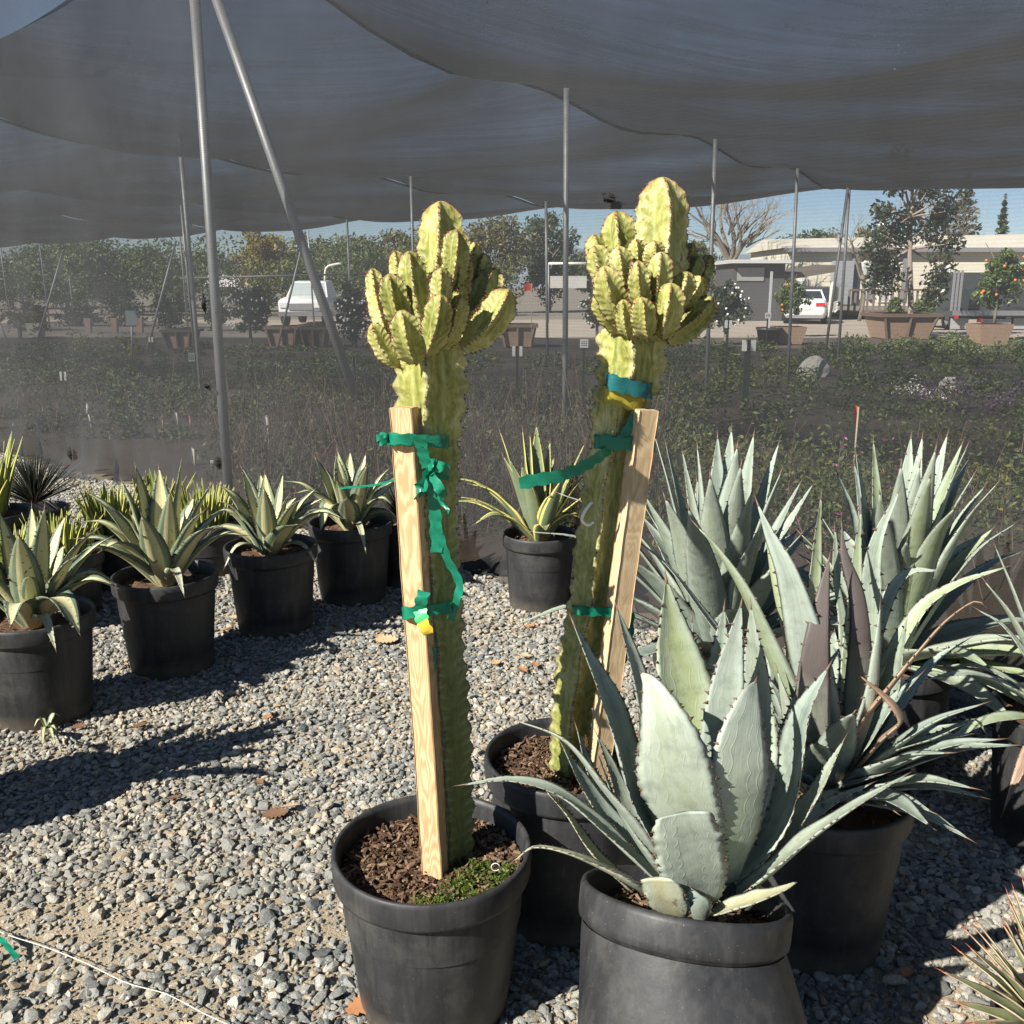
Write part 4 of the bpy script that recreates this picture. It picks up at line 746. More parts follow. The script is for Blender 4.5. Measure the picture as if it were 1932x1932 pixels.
# dark flatbed truck
q = aty(1835, 620, 36); tk = thing('flatbed_truck', 'dark truck with black box window and grey mud flap at the right edge', 'truck', (q.x, 36, .01)); DARKP = simple('dark_truck_paint', (.055, .058, .065), .4)
zt_ = aty(1820, 515, 36).z; zm = aty(1820, 598, 36).z; xl = aty(1800, 600, 36).x; xrr = aty(1960, 600, 36).x
f = MB(); f.box(((xl + xrr) / 2, 38, zm + .1), (xrr - xl, 4, .22)); ob('bed', f, DARKP, tk, False)
cl, cr, ct = aty(1801, 600, 37.4).x, aty(1960, 600, 37.4).x, aty(1820, 514, 37.4).z
f = MB(); f.box(((cl + cr) / 2, 38.2, (ct + zm) / 2), (cr - cl, 1.6, ct - zm)); cabo = ob('cab', f, DARKP, tk, False); a0 = aty(1812, 588, 37.38); a1 = aty(1850, 545, 37.38); f = MB(); f.box(((a0.x + a1.x) / 2, 37.385, (a0.z + a1.z) / 2), (a1.x - a0.x, .03, a1.z - a0.z)); ob('rear_window', f, GLASSD, cabo, False)
for px in (1803, 1810, 1817): a = aty(px, 505, 36.4); f = MB(); f.box((a.x, 36.4, (a.z + zm) / 2), (.07, .07, a.z - zm - .2)); ob('rack_post', f, TRIM, tk, False)
f = MB(); f.box(((xl + xrr) / 2, 36.0, zm + .14), (xrr - xl + .1, .1, .18)); ob('rear_bar', f, CHROME, tk, False); f = MB(); f.box((xl + .05, 35.93, zm + .0), (.12, .06, .1)); ob('tail_lamp', f, TAIL, tk, False); f = MB(); f.box((aty(1846, 610, 36).x, 35.93, zm - .12), (.2, .05, .14)); ob('tail_lamp', f, TAIL, tk, False)
for X_ in (xl + .35, xrr - .45):
    f = MB(); f.box((X_, 36.3, zm * .5), (.66, .03, zm * .8)); ob('mud_flap', f, simple('grey_mud_flap', (.34, .34, .35), .6), tk, False); wheel(tk, Matrix.Translation(V((0, 0, .01))), X_, 36.9, .42, .5)
f = MB(); f.box(((xl + xrr) / 2 + .1, 36.2, zm * .62), (1.1, .06, .2)); ob('number_plate_bar', f, CHROME, tk, False)
# white pickup at left, facing us
q = aty(570, 632, 40); pk = thing('white_pickup', 'white pickup with raised mirror arm parked behind the pale tree box', 'pickup', (q.x, 40, .01)); M = Matrix.Translation(V((q.x, 40, .01)))
def psec(y, hw, z0, z1): return [M @ V(p) for p in ((-hw, y, z0), (hw, y, z0), (hw, y, z1 - .1), (hw - .12, y, z1), (-hw + .12, y, z1), (-hw, y, z1 - .1))]
f = MB(); loft(f, [psec(0, .88, .45, .98), psec(.15, .95, .4, 1.10), psec(1.3, .97, .4, 1.18), psec(5.2, .97, .42, 1.12)]); ob('body', f, PAINTW, pk)
f = MB(); loft(f, [[M @ V(p) for p in ((-hw, y, z0), (hw, y, z0), (hw2, y, z1), (-hw2, y, z1))] for y, hw, z0, hw2, z1 in ((1.25, .90, 1.12, .88, 1.14), (1.95, .92, 1.12, .70, 1.80), (3.1, .92, 1.12, .72, 1.84), (3.3, .92, 1.12, .74, 1.78))]); ob('cabin', f, PAINTW, pk, False)
f = MB(); f.add([M @ V(p) for p in ((-.80, 1.30, 1.2), (.80, 1.30, 1.2), (.64, 1.88, 1.74), (-.64, 1.88, 1.74))], [(0, 1, 2, 3)]); ob('windscreen', f, simple('bright_windscreen', (.42, .48, .47), .1, .1, 2, .8), pk, False)
f = MB(); f.box(M @ V((0, -.02, .78)), (1.0, .05, .26)); ob('grille', f, TRIM, pk, False)
for s_ in (-1, 1):
    f = MB(); f.box(M @ V((s_ * .70, -.01, .84)), (.32, .07, .2)); ob('headlight', f, simple('lamp_glass', (.7, .72, .72), .1), pk, False)
    for y in (.9, 4.2): wheel(pk, M, s_ * .85, y, .38, .26)
f = MB(); f.tube(spline([M @ V((.75, 1.5, 1.8)), M @ V((.85, 1.4, 2.35)), M @ V((1.25, 1.4, 2.5)), M @ V((1.5, 1.4, 2.52))], 10), .045, 6); ob('rack_bar', f, WTRIM, pk); f = MB(); f.box(M @ V((0, -.08, .5)), (1.8, .14, .16)); ob('bumper', f, CHROME, pk, False)
# white van body far behind the thick pole
q = aty(420, 545, 62); rv = thing('white_camper', 'long white camper roof far behind the thick pole', 'camper', (q.x, 62, .01)); a = aty(376, 532, 62); b = aty(487, 518, 62)
f = MB(); f.box(((a.x + b.x) / 2, 64, b.z - .38), (b.x - a.x, 3, .75)); ob('roof', f, PAINTW, rv, False); f = MB(); f.box(((a.x + b.x) / 2, 64, (b.z - .8) / 2 + .2), (b.x - a.x - .2, 2.9, b.z - 1.2)); ob('body', f, simple('grey_camper_body', (.12, .12, .125), .6), rv, False)
f = MB(); f.box(((a.x + b.x) / 2, 62.45, b.z - 1.05), (b.x - a.x - .6, .08, .3)); ob('window', f, GLASSD, rv, False)
for k, (p0, p1) in enumerate((((1770, 452), (2000, 436)), ((1760, 462), (2000, 452)))):
    f = MB(); A_, B_ = aty(*p0, 66), aty(*p1, 66); f.tube([A_.lerp(B_, t_ / 8) - V((0, 0, .25 * math.sin(math.pi * t_ / 8))) for t_ in range(9)], .03, 4); tag(ob('overhead_cable', f, SEAM), ('upper of two thin cables crossing the conifers', 'lower of two thin cables crossing the conifers')[k], 'cable')
# ------------------------------------------------------------------ nursery pots
random.seed(5)
def pot_prof(r, h, rb):
    bz = h - .062
    body = [(.001, .004), (rb * .93, .004), (rb, .016), (rb + (r * .93 - rb) * .5, bz * .5), (r * .925, bz - .012)]
    rim = [(r * .925, bz - .012), (r * .935, bz - .004), (r * .99, bz - .002), (r, bz + .006), (r * 1.008, h - .012), (r * 1.0, h - .003), (r * .985, h), (r * .955, h - .002), (r * .94, h - .014), (r * .925, h - .07), (r * .90, h - .16)]
    return body, rim
def make_pot(th, c, r=.213, h=.43, rb=.165, soil=.06, chips=0, skew=None, prof=None, weeds=False, M=None):
    body, rim = prof or pot_prof(r, h, rb)
    def tilt(mb):
        if M is not None: mb.v = [tuple(M @ V(q)) for q in mb.v]
        return mb
    mb = MB(); mb.lathe(body, c, 64, 0, skew); po = ob('pot', tilt(mb), POT, th)
    mb = MB(); mb.lathe(rim, c, 64, 0, skew); ob('rim', tilt(mb), POT, po)
    mb = MB(); n = 40; rr = r * .915; vs = [(c[0], c[1], c[2] + h - soil + .006)]; fs = []
    for i in range(1, 9):
        for k in range(n): q = rr * i / 8; x, y = q * math.cos(k * 6.2832 / n), q * math.sin(k * 6.2832 / n); vs.append((c[0] + x, c[1] + y, c[2] + h - soil + .006 * math.sin(x * 37 + y * 21) + random.uniform(-.003, .003)))
    fs += [(0, 1 + k, 1 + (k + 1) % n) for k in range(n)] + [(1 + i * n + k, 1 + i * n + (k + 1) % n, 1 + (i + 1) * n + (k + 1) % n, 1 + (i + 1) * n + k) for i in range(7) for k in range(n)]
    mb.add(vs, fs)
    for k in range(chips):
        a, q = random.uniform(0, 6.283), rr * math.sqrt(random.random()) * .97; p = V((c[0] + q * math.cos(a), c[1] + q * math.sin(a), c[2] + h - soil + .006 + random.uniform(0, .008)))
        L = random.uniform(.006, .022) * random.choice((1, 1, 1.6)); Mx = Matrix.Rotation(random.uniform(0, 6.283), 3, 'Z') @ Matrix.Rotation(random.uniform(-.5, .5), 3, 'Y') @ Matrix.Rotation(random.uniform(-.4, .4), 3, 'X'); mb.box(p, (L, random.uniform(.003, .006), random.uniform(.002, .004)), mat=Mx)
    ob('soil', tilt(mb), SOIL, th, False)
# ------------------------------------------------------------------ agave leaves
def leaf_mesh(pts, w, n0, nst=26, cup=.30, thick=.13, teeth=11, tooth=.0075, spine=.035, blunt=False, base=.62, peak=.42, power=1.55, twist=0, wav=.03, sd=0, skinny=False):
    r_ = random.Random(sd); C = spline(pts, nst); F = frames(C, n0); mb = MB(); NU = 9; us = [-1 + 2 * k / (NU - 1) for k in range(NU)]; vs = []; uvs = []; lower = us[1:-1][::-1]; L = sum((C[i + 1] - C[i]).length for i in range(nst - 1)); edges = []
    ph = r_.uniform(0, 6)
    for i, (p, t, a, b) in enumerate(F):
        s = i / (nst - 1); an = twist * s; a, b = a * math.cos(an) + b * math.sin(an), b * math.cos(an) - a * math.sin(an)
        if s < peak: f = base + (1 - base) * math.sin(s / peak * math.pi / 2)
        else:
            q = (s - peak) / (1 - peak); f = (1 - .25 * q ** 4) if blunt else max(.0, 1 - q ** power)
        hw = w / 2 * f + (.0012 if not blunt else 0); cu = cup * (1.15 - .45 * s) * (1 if s < .9 else 1 + (s - .9) * 9); rowv = []
        for u in us:
            tu = abs(u); sc = 1 + (wav * (abs(math.sin(s * max(teeth, 6) * 3.1416 * .8 + ph + (2 if u > 0 else 0))) - .5) if tu > .9 else 0); ripple = (.05 * hw * math.sin(s * 17 + ph + u * 2) if tu > .4 else 0)
            rowv.append(p + b * (u * hw * sc) + a * (cu * hw * tu ** 1.7 + ripple)); uvs.append(((u + 1) / 2, s))
        for u in lower:
            th_ = thick * hw * 2 * (1 - .72 * s) * (1 - u * u) + .0014; tu = abs(u); rowv.append(p + b * (u * hw) + a * (cu * hw * tu ** 1.7 - th_)); uvs.append(((u + 1) / 2, s))
        vs += rowv; edges.append((rowv[0], rowv[NU - 1], t, b, a, hw))
    m = NU + len(lower); fs = [(i * m + k, i * m + (k + 1) % m, (i + 1) * m + (k + 1) % m, (i + 1) * m + k) for i in range(nst - 1) for k in range(m)]; fs += [tuple((nst - 1) * m + k for k in range(m))]
    mb.add(vs, fs, 0, uvs)
    if not blunt and spine:
        p, t, a, b = F[-1]; t = (C[-1] - C[-2]).normalized(); r0 = max(.0016, w * .028); rg = []
        q0 = C[-1] - t * .004; v2 = [q0 + (b * math.cos(k * 1.0472) + a * math.sin(k * 1.0472)) * r0 for k in range(6)] + [q0 + t * spine]; mb.add(v2, [(k, (k + 1) % 6, 6) for k in range(6)], 1)
    if teeth and tooth:
        for side in (0, 1):
            for k in range(teeth):
                s = .10 + .84 * (k + r_.uniform(.1, .9)) / teeth; i = min(nst - 2, int(s * (nst - 1))); fr = s * (nst - 1) - i; e0, e1 = edges[i], edges[i + 1]; p = e0[side].lerp(e1[side], fr); t = e0[2]; o_ = e0[3] * (1 if side else -1); a = e0[4]; z = tooth * r_.uniform(.6, 1.25)
                mb.add([p - t * z * .6 - o_ * z * .35, p + t * z * .6 - o_ * z * .35, p - o_ * z * .3 - a * z * .35, p + o_ * z * .95 + t * z * r_.uniform(-.5, .6) + a * z * .25], [(0, 1, 3), (1, 2, 3), (2, 0, 3)], 1)
    return mb
def put_leaf(th, pts, w, rad, m, sp=SPINE, zb=.35, **kw):
    rx, ry = rad; L = math.hypot(rx, ry) or 1; n0 = V((-rx / L, -ry / L, zb)); mb = leaf_mesh(pts, w, n0, sd=random.randint(0, 99999), **kw)
    return ob('leaf', mb, [m, sp], th)
def px_leaf(th, Y0, pts, w, m, rad=None, **kw):
    P = [aty(x, y, Y0 + d) for x, y, d in pts]
    if rad is None: q = P[-1] - P[0]; rad = (q.x, q.y)
    return put_leaf(th, P, w, rad, m, **kw)
def tip_leaf(th, c, px, py, sg, w, bow, m, L, r0=.03, **kw):
    """leaf growing from the heart c to a tip seen at (px,py); sg -1 nearer than the heart, +1 beyond"""
    Y = c.y; T = aty(px, py, Y); d = T - c; pl = math.hypot(d.x, d.z); dep = math.sqrt(max(.0004, L * L - pl * pl)) * .85 if pl < L else .02
    T = aty(px, py, Y + sg * dep); d = T - c; h = math.hypot(d.x, d.y); rad = (d.x / h, d.y / h) if h > .02 else (0, sg or -1)
    b = c + V((rad[0] * r0, rad[1] * r0, -.015)); m1 = b.lerp(T, .35) + V((0, 0, bow * .75)) * L; m2 = b.lerp(T, .7) + V((0, 0, bow * .8)) * L
    return put_leaf(th, [b, m1, m2, T], w, rad, m, **kw)
# ---- front blue agave in the flaring pot
pc = atz(1293, 1682, .50); A0 = thing('potted_agave', 'biggest front blue agave in the black pot that flares wider towards the bottom', 'potted plant', (pc.x, pc.y, 0), 'blue agaves in black pots')
h = .43
def skw(z): q = max(0, .36 - z) / .36; return (.085 * q, -.01 * q)
body = [(.001, .004), (.242, .004), (.248, .016), (.216, .18), (.192, .33), (.186, h - .072)]; rim_ = [(a_ - .022, h - b_) for a_, b_ in ((.205, .072), (.212, .064), (.215, .062), (.2165, .05), (.2175, .012), (.215, .003), (.210, 0), (.205, .002), (.201, .014), (.198, .07), (.194, .16))]
TM = Matrix.Translation(pc) @ Matrix.Rotation(R(-21), 4, 'X') @ Matrix.Rotation(R(7), 4, 'Y') @ Matrix.Translation(-V((pc.x, pc.y, h)))
make_pot(A0, (pc.x, pc.y, 0), r=.192, h=h, prof=(body, rim_), soil=.05, chips=250, skew=skw, M=TM)
Y0 = pc.y + .01; B = BLUE
def a0(pts, w, rad=None, m=B, **kw): return px_leaf(A0, Y0, pts, w, m, rad, **dict(dict(nst=64, teeth=22, tooth=.0062, cup=.22, spine=.03, wav=.085), **kw))
a0([(1332, 1655, -.02), (1285, 1500, -.07), (1262, 1390, -.08), (1232, 1300, -.05), (1209, 1268, -.02)], .135, (-.25, -1), cup=-.10, peak=.52, spine=.012, base=.5, power=1.75)
a0([(1325, 1640, .04), (1312, 1480, .11), (1292, 1320, .13), (1270, 1200, .13), (1257, 1095, .12)], .135, (-.15, 1), GRNLF, cup=.34, peak=.45, base=.6)
a0([(1365, 1660, -.02), (1385, 1500, -.06), (1396, 1400, -.06), (1412, 1330, -.04), (1426, 1285, 0)], .125, (.35, -1), cup=-.08, peak=.5, base=.55, power=2.0)
a0([(1345, 1640, .03), (1360, 1450, .07), (1372, 1300, .08), (1398, 1142, .06)], .085, (.3, 1), cup=.25)
a0([(1380, 1640, .05), (1428, 1450, .12), (1427, 1300, .14), (1417, 1146, .12)], .078, (.6, 1))
a0([(1340, 1630, .06), (1347, 1400, .16), (1356, 1260, .19), (1366, 1150, .2)], .085, (.1, 1), BLUEDK)
a0([(1295, 1640, .03), (1245, 1430, .08), (1205, 1275, .1), (1165, 1150, .1)], .066, (-.7, .8))
a0([(1275, 1650, .02), (1200, 1490, .05), (1150, 1330, .06), (1083, 1178, .06)], .095, (-1, .55), BLUEDK, cup=.3)
a0([(1275, 1668, -.03), (1200, 1562, -.08), (1137, 1484, -.1), (1066, 1398, -.1), (978, 1360, -.08)], .062, (-1, -.4), peak=.35)
a0([(1240, 1658, .0), (1120, 1545, .02), (1044, 1490, .03), (960, 1470, .03), (878, 1480, .02)], .050, (-1, .1), peak=.3)
a0([(1240, 1695, -.05), (1164, 1650, -.09), (1078, 1611, -.11), (1010, 1598, -.11), (972, 1622, -.11)], .045, (-1, -.6), OLD, spine=.022, peak=.3)
a0([(1185, 1672, .0), (1118, 1605, .0), (1070, 1535, .02), (1034, 1496, .02)], .036, (-1, .1), OLD, spine=.012)
a0([(1245, 1658, .02), (1168, 1572, .05), (1110, 1490, .08), (1064, 1412, .09)], .062, (-1, .5), BLUEDK)
a0([(1388, 1688, -.03), (1440, 1652, -.06), (1521, 1583, -.09), (1608, 1522, -.09), (1708, 1463, -.07)], .066, (1, -.5), peak=.4)
a0([(1378, 1658, .02), (1440, 1592, .04), (1487, 1482, .07), (1515, 1350, .06), (1561, 1262, .05)], .105, (1, .25), BLUEDK, peak=.35, cup=.3)
a0([(1400, 1650, .06), (1450, 1560, .14), (1480, 1420, .2), (1500, 1310, .22)], .07, (1, 1), BLUEDK)
a0([(1250, 1640, .06), (1190, 1540, .12), (1150, 1440, .15), (1128, 1390, .16)], .05, (-1, 1))
a0([(1320, 1702, -.06), (1306, 1630, -.115), (1293, 1565, -.15), (1288, 1530, -.16)], .118, (0, -1), B, blunt=True, cup=-.18, base=.5, peak=.5, teeth=13)
a0([(1272, 1725, -.09), (1258, 1690, -.12), (1240, 1654, -.135)], .075, (-.3, -1), OLD, blunt=True, teeth=5, nst=16, cup=-.15)
a0([(1322, 1732, -.11), (1312, 1702, -.125), (1303, 1676, -.125)], .05, (-.1, -1), B, teeth=4, nst=16, spine=.01)
a0([(1345, 1722, -.09), (1420, 1697, -.12), (1470, 1680, -.12), (1503, 1664, -.11)], .052, (1, -.5), OLD, teeth=7, spine=.006, nst=24)
for q in ([(1360, 1640, .08), (1390, 1480, .2), (1395, 1330, .25), (1385, 1230, .26)], [(1300, 1640, .08), (1235, 1480, .18), (1215, 1350, .22), (1205, 1255, .22)], [(1395, 1665, .02), (1460, 1600, .05), (1530, 1510, .06), (1590, 1400, .05)], [(1260, 1650, .04), (1180, 1560, .1), (1120, 1470, .13), (1090, 1380, .14)], [(1400, 1660, .08), (1480, 1590, .15), (1560, 1520, .18), (1640, 1480, .18)], [(1270, 1670, -.03), (1215, 1600, -.05), (1165, 1520, -.06), (1135, 1440, -.05)], [(1330, 1640, .1), (1310, 1420, .22), (1300, 1250, .26), (1305, 1170, .26)]):
    a0(q, .062 if q[0][2] < .09 else .07, None, random.choice((BLUE, BLUEDK, BLUEDK)))
# ---- second blue agave in the shade pot
def rosette_pot(name, lab, cpx, Y, r=.213, hh=.43, group=None, cat='potted plant', rb=None, chips=60):
    p = aty(cpx, 1000, Y); th = thing(name, lab, cat, (p.x, Y, 0), group); make_pot(th, (p.x, Y, 0), r=r, h=hh, rb=rb or r * .79, chips=chips); return th, V((p.x, Y, hh - .03))
A1, c1 = rosette_pot('potted_agave', 'blue agave with brown dead leaves in a shaded black pot right of the front agave', 1588, 2.10, group='blue agaves in black pots')
Y1 = 2.10
def a1(pts, w, m=BLUE, rad=None, **kw): return px_leaf(A1, Y1, pts, w, m, rad, **dict(dict(nst=30, teeth=14, tooth=.007, cup=.28), **kw))
a1([(1560, 1470, -.02), (1470, 1270, -.05), (1410, 1130, -.07), (1355, 1040, -.07), (1317, 995, -.07)], .075, GRNLF, (-1, -.5))
a1([(1560, 1480, .02), (1440, 1310, .03), (1330, 1160, .05), (1262, 1070, .07), (1209, 1025, .08)], .05, BLUEDK, (-1, .3))
a1([(1570, 1470, -.05), (1530, 1250, -.1), (1488, 1090, -.1), (1455, 1015, -.08), (1430, 952, -.06)], .092, BLUE, (-.5, -1), cup=-.05)
a1([(1565, 1470, .0), (1500, 1250, -.02), (1462, 1100, -.01), (1444, 990, .0)], .05, GRNLF, (-.8, -.5))
a1([(1575, 1460, .04), (1535, 1200, .1), (1540, 1050, .12), (1549, 940, .1)], .055, GRNLF, (-.3, 1))
a1([(1550, 1480, -.06), (1533, 1340, -.12), (1540, 1220, -.13), (1553, 1120, -.1), (1564, 1055, -.08)], .075, PURP, (-.1, -1), cup=-.1, peak=.45, tip=None) if False else a1([(1550, 1480, -.06), (1533, 1340, -.12), (1540, 1220, -.13), (1553, 1120, -.1), (1564, 1055, -.08)], .075, PURP, (-.1, -1), cup=-.1, peak=.45)
a1([(1600, 1460, .0), (1622, 1250, -.03), (1618, 1130, -.02), (1594, 1050, .0), (1588, 992, .02)], .062, PURP, (.2, -1), cup=.1)
a1([(1610, 1450, .05), (1640, 1200, .1), (1650, 1040, .1), (1695, 928, .1)], .062, BLUEDK, (.5, 1))
a1([(1590, 1450, .06), (1608, 1200, .12), (1616, 1060, .13), (1624, 966, .12)], .05, GRNLF, (0, 1))
a1([(1610, 1460, .05), (1600, 1200, .15), (1580, 1080, .18), (1575, 1000, .18)], .055, BLUEDK, (0, 1))
a1([(1615, 1470, .04), (1660, 1300, .07), (1730, 1160, .08), (1800, 1105, .08), (1898, 1070, .07)], .052, GRNLF, (1, .3))
a1([(1610, 1450, .08), (1640, 1230, .15), (1700, 1090, .18), (1772, 1076, .18)], .052, BLUE, (.8, 1))
a1([(1570, 1478, -.06), (1629, 1362, -.12), (1672, 1306, -.13), (1735, 1228, -.13), (1787, 1170, -.12), (1838, 1135, -.12), (1860, 1146, -.12)], .045, DEAD, (1, -.6), peak=.4, nst=36)
a1([(1590, 1480, -.08), (1660, 1400, -.13), (1700, 1362, -.14), (1690, 1335, -.15), (1667, 1311, -.15), (1626, 1278, -.15)], .034, DEAD, (1, -.6), spine=.01)
a1([(1600, 1482, -.04), (1680, 1418, -.08), (1760, 1392, -.1), (1815, 1366, -.1), (1842, 1358, -.1), (1858, 1380, -.1)], .046, BLUEDK, (1, -.5), spine=.02, peak=.35)
a1([(1600, 1482, -.04), (1700, 1410, -.05), (1790, 1378, -.07), (1838, 1357, -.07)], .034, DEAD, (1, -.4), spine=.02)
a1([(1572, 1492, -.1), (1620, 1474, -.15), (1668, 1460, -.16)], .03, BLUEDK, (1, -1), teeth=5)
a1([(1540, 1480, -.04), (1500, 1400, -.09), (1480, 1320, -.1), (1468, 1270, -.1)], .05, BLUE, (-1, -1)); a1([(1600, 1470, .02), (1680, 1330, .03), (1700, 1230, .03), (1712, 1160, .03)], .055, BLUEDK, (1, .1)); a1([(1620, 1470, .1), (1690, 1340, .2), (1760, 1250, .24), (1820, 1210, .25)], .05, BLUE, (1, .6)); a1([(1560, 1465, .06), (1500, 1290, .14), (1490, 1180, .16), (1500, 1100, .16)], .06, BLUEDK, (-.5, 1)); a1([(1540, 1470, .05), (1450, 1330, .12), (1400, 1230, .15), (1370, 1160, .15)], .055, BLUEDK, (-1, .7)); a1([(1590, 1480, -.06), (1640, 1340, -.1), (1655, 1230, -.1), (1660, 1150, -.09)], .048, BLUE, (.5, -1))
def skirt(th, c, n, L, w, m, el0=.15, el1=.8, a0_=0, a1_=6.283):
    """older outer leaves hiding the soil"""
    for k in range(n):
        a = a0_ + (a1_ - a0_) * (k + random.uniform(-.3, .3)) / n; el = random.uniform(el0, el1); LL = L * random.uniform(.75, 1.1); o_ = V((math.cos(a), math.sin(a), 0)); b = c + o_ * .03
        t = c + o_ * LL * math.cos(el) + V((0, 0, LL * math.sin(el))); put_leaf(th, [b, b.lerp(t, .35) + V((0, 0, .06 * LL)), b.lerp(t, .7) + V((0, 0, .07 * LL)), t], w * random.uniform(.8, 1.2), (o_.x, o_.y), random.choice(m), nst=22, teeth=12, tooth=.006, cup=.3)
skirt(A1, V((c1.x, c1.y, c1.z)), 12, .40, .078, (BLUE, BLUEDK, BLUEDK), .1, .6, -1.9, .9); skirt(A1, V((c1.x, c1.y, c1.z)), 22, .46, .080, (BLUE, BLUEDK, BLUEDK), .35, 1.2)
# ---- two tall blue agaves against the cloth
A2, c2 = rosette_pot('potted_agave', 'tall dense blue agave against the cloth farthest right behind the others', 1700, 2.95, group='blue agaves in black pots')
for (x, y, sg, w_) in [(1719, 825, .7, .10), (1740, 826, .4, .08), (1787, 822, .6, .09), (1815, 838, .2, .09), (1823, 846, -.3, .1), (1829, 866, .3, .08), (1837, 896, -.2, .09), (1856, 920, .1, .08), (1880, 914, -.5, .085), (1912, 990, -.3, .06), (1648, 835, .5, .08), (1616, 862, .3, .1), (1612, 877, .6, .07), (1765, 850, -.7, .11), (1700, 880, -.8, .11), (1580, 893, -.2, .07), (1660, 930, -.9, .1), (1800, 960, -.9, .09), (1755, 900, -1, .1), (1735, 880, -.5, .10), (1560, 1010, -.2, .06), (1930, 1040, .4, .06), (1850, 1010, .8, .07)]:
    tip_leaf(A2, c2, x, y, sg, w_ * 1.0, .10 if abs(x - 1700) > 90 else .04, random.choice((BLUE, BLUE, GRNLF, BLUEDK)), .80, nst=24, teeth=16, tooth=.006, cup=.3)
A3, c3 = rosette_pot('potted_agave', 'tall broad leaved blue agave against the cloth directly right of the right stake', 1365, 3.0, group='blue agaves in black pots')
for (x, y, sg, w_) in [(1236, 824, .7, .08), (1257, 840, .6, .07), (1316, 846, .0, .12), (1354, 825, .5, .12), (1380, 812, .8, .12), (1391, 844, -.6, .15), (1422, 822, .4, .12), (1398, 880, -.9, .12), (1469, 838, .6, .08), (1510, 911, .2, .08), (1533, 915, .5, .06), (1473, 892, -.3, .1), (1288, 855, .9, .06), (1213, 930, -.2, .17), (1255, 940, -.5, .15), (1418, 930, -1, .1), (1431, 1000, -.8, .07), (1300, 960, -1, .13), (1003, 1003, -.1, .05), (1053, 930, .3, .05), (1510, 1010, -.4, .07), (1540, 985, .7, .05), (974, 1178, -.6, .06), (1340, 900, -.8, .14)]:
    tip_leaf(A3, c3, x, y, sg, w_ * .92, .16 if x < 1100 else .05, random.choice((BLUE, BLUE, BLUE, BLUEDK)), .78, nst=24, teeth=16, tooth=.006, cup=.3)
A4, c4 = rosette_pot('potted_agave', 'pale blue agave reaching in from beyond the right edge of the photo', 2075, 2.5, group='blue agaves in black pots')
for (x, y, sg, w_, bw, m) in [(1880, 1036, .3, .05, .02, BLUE), (1860, 1099, -.1, .055, .06, BLUE), (1848, 1152, .4, .05, .1, BLUE), (1783, 1256, .2, .055, .10, BLUE), (1748, 1282, -.1, .065, .12, BLUE), (1765, 1419, -.4, .05, .12, GRNLF), (1895, 1525, -.5, .04, .18, DEAD), (2010, 1020, .3, .06, .0, BLUE), (2080, 1000, -.4, .06, .0, BLUE), (2160, 1040, .2, .06, .0, BLUE), (2230, 1120, .1, .06, .05, BLUE), (2250, 1300, .1, .05, .1, BLUE), (1895, 1240, .6, .045, .2, GRNLF), (1985, 1130, -.8, .06, .0, BLUE), (2100, 1500, -1, .05, .15, BLUE)]:
    tip_leaf(A4, c4, x, y, sg, w_, bw, m, .62, nst=24, teeth=13, tooth=.0065, cup=.28)
skirt(A2, c2, 26, .58, .105, (BLUE, BLUEDK, GRNLF), -.05, 1.1); skirt(A3, c3, 22, .58, .115, (BLUE, BLUEDK), .15, 1.1); skirt(A4, c4, 14, .5, .06, (BLUE, BLUEDK), .2, 1.1, -1.6, 1.6)
# ---- small spiky plant cut by the lower right corner
p = aty(2010, 1990, 1.60); A5 = thing('spiky_plant', 'small spiky green plant with red brown leaf edges in the lower right corner', 'potted plant', (p.x, p.y, 0)); c5 = V((p.x, p.y, max(.16, p.z))); make_pot(A5, (p.x, p.y, 0), r=.14, h=c5.z + .03, rb=.11, chips=20, soil=.03)
for (x, y, sg) in [(1777, 1832, -.2), (1806, 1791, .1), (1831, 1788, .4), (1819, 1751, .2), (1837, 1747, .5), (1843, 1739, -.2), (1894, 1746, -.5), (1896, 1736, .3), (1910, 1738, .7), (1906, 1705, .1), (1901, 1685, .5), (1913, 1679, -.3), (1930, 1660, .2), (1950, 1650, .6), (1860, 1790, -.7), (1880, 1820, -.8), (1850, 1850, -.6), (1960, 1690, -.6), (1800, 1890, -.3), (1830, 1930, -.5), (1925, 1760, -.8), (1990, 1640, .3), (2040, 1640, .2), (2090, 1670, .2), (1870, 1930, -.9)]:
    tip_leaf(A5, c5, x, y, sg, .062, .03, SPIKY, .30, r0=.015, sp=REDSP, nst=18, teeth=0, cup=.16, peak=.3, power=1.2, spine=.022)
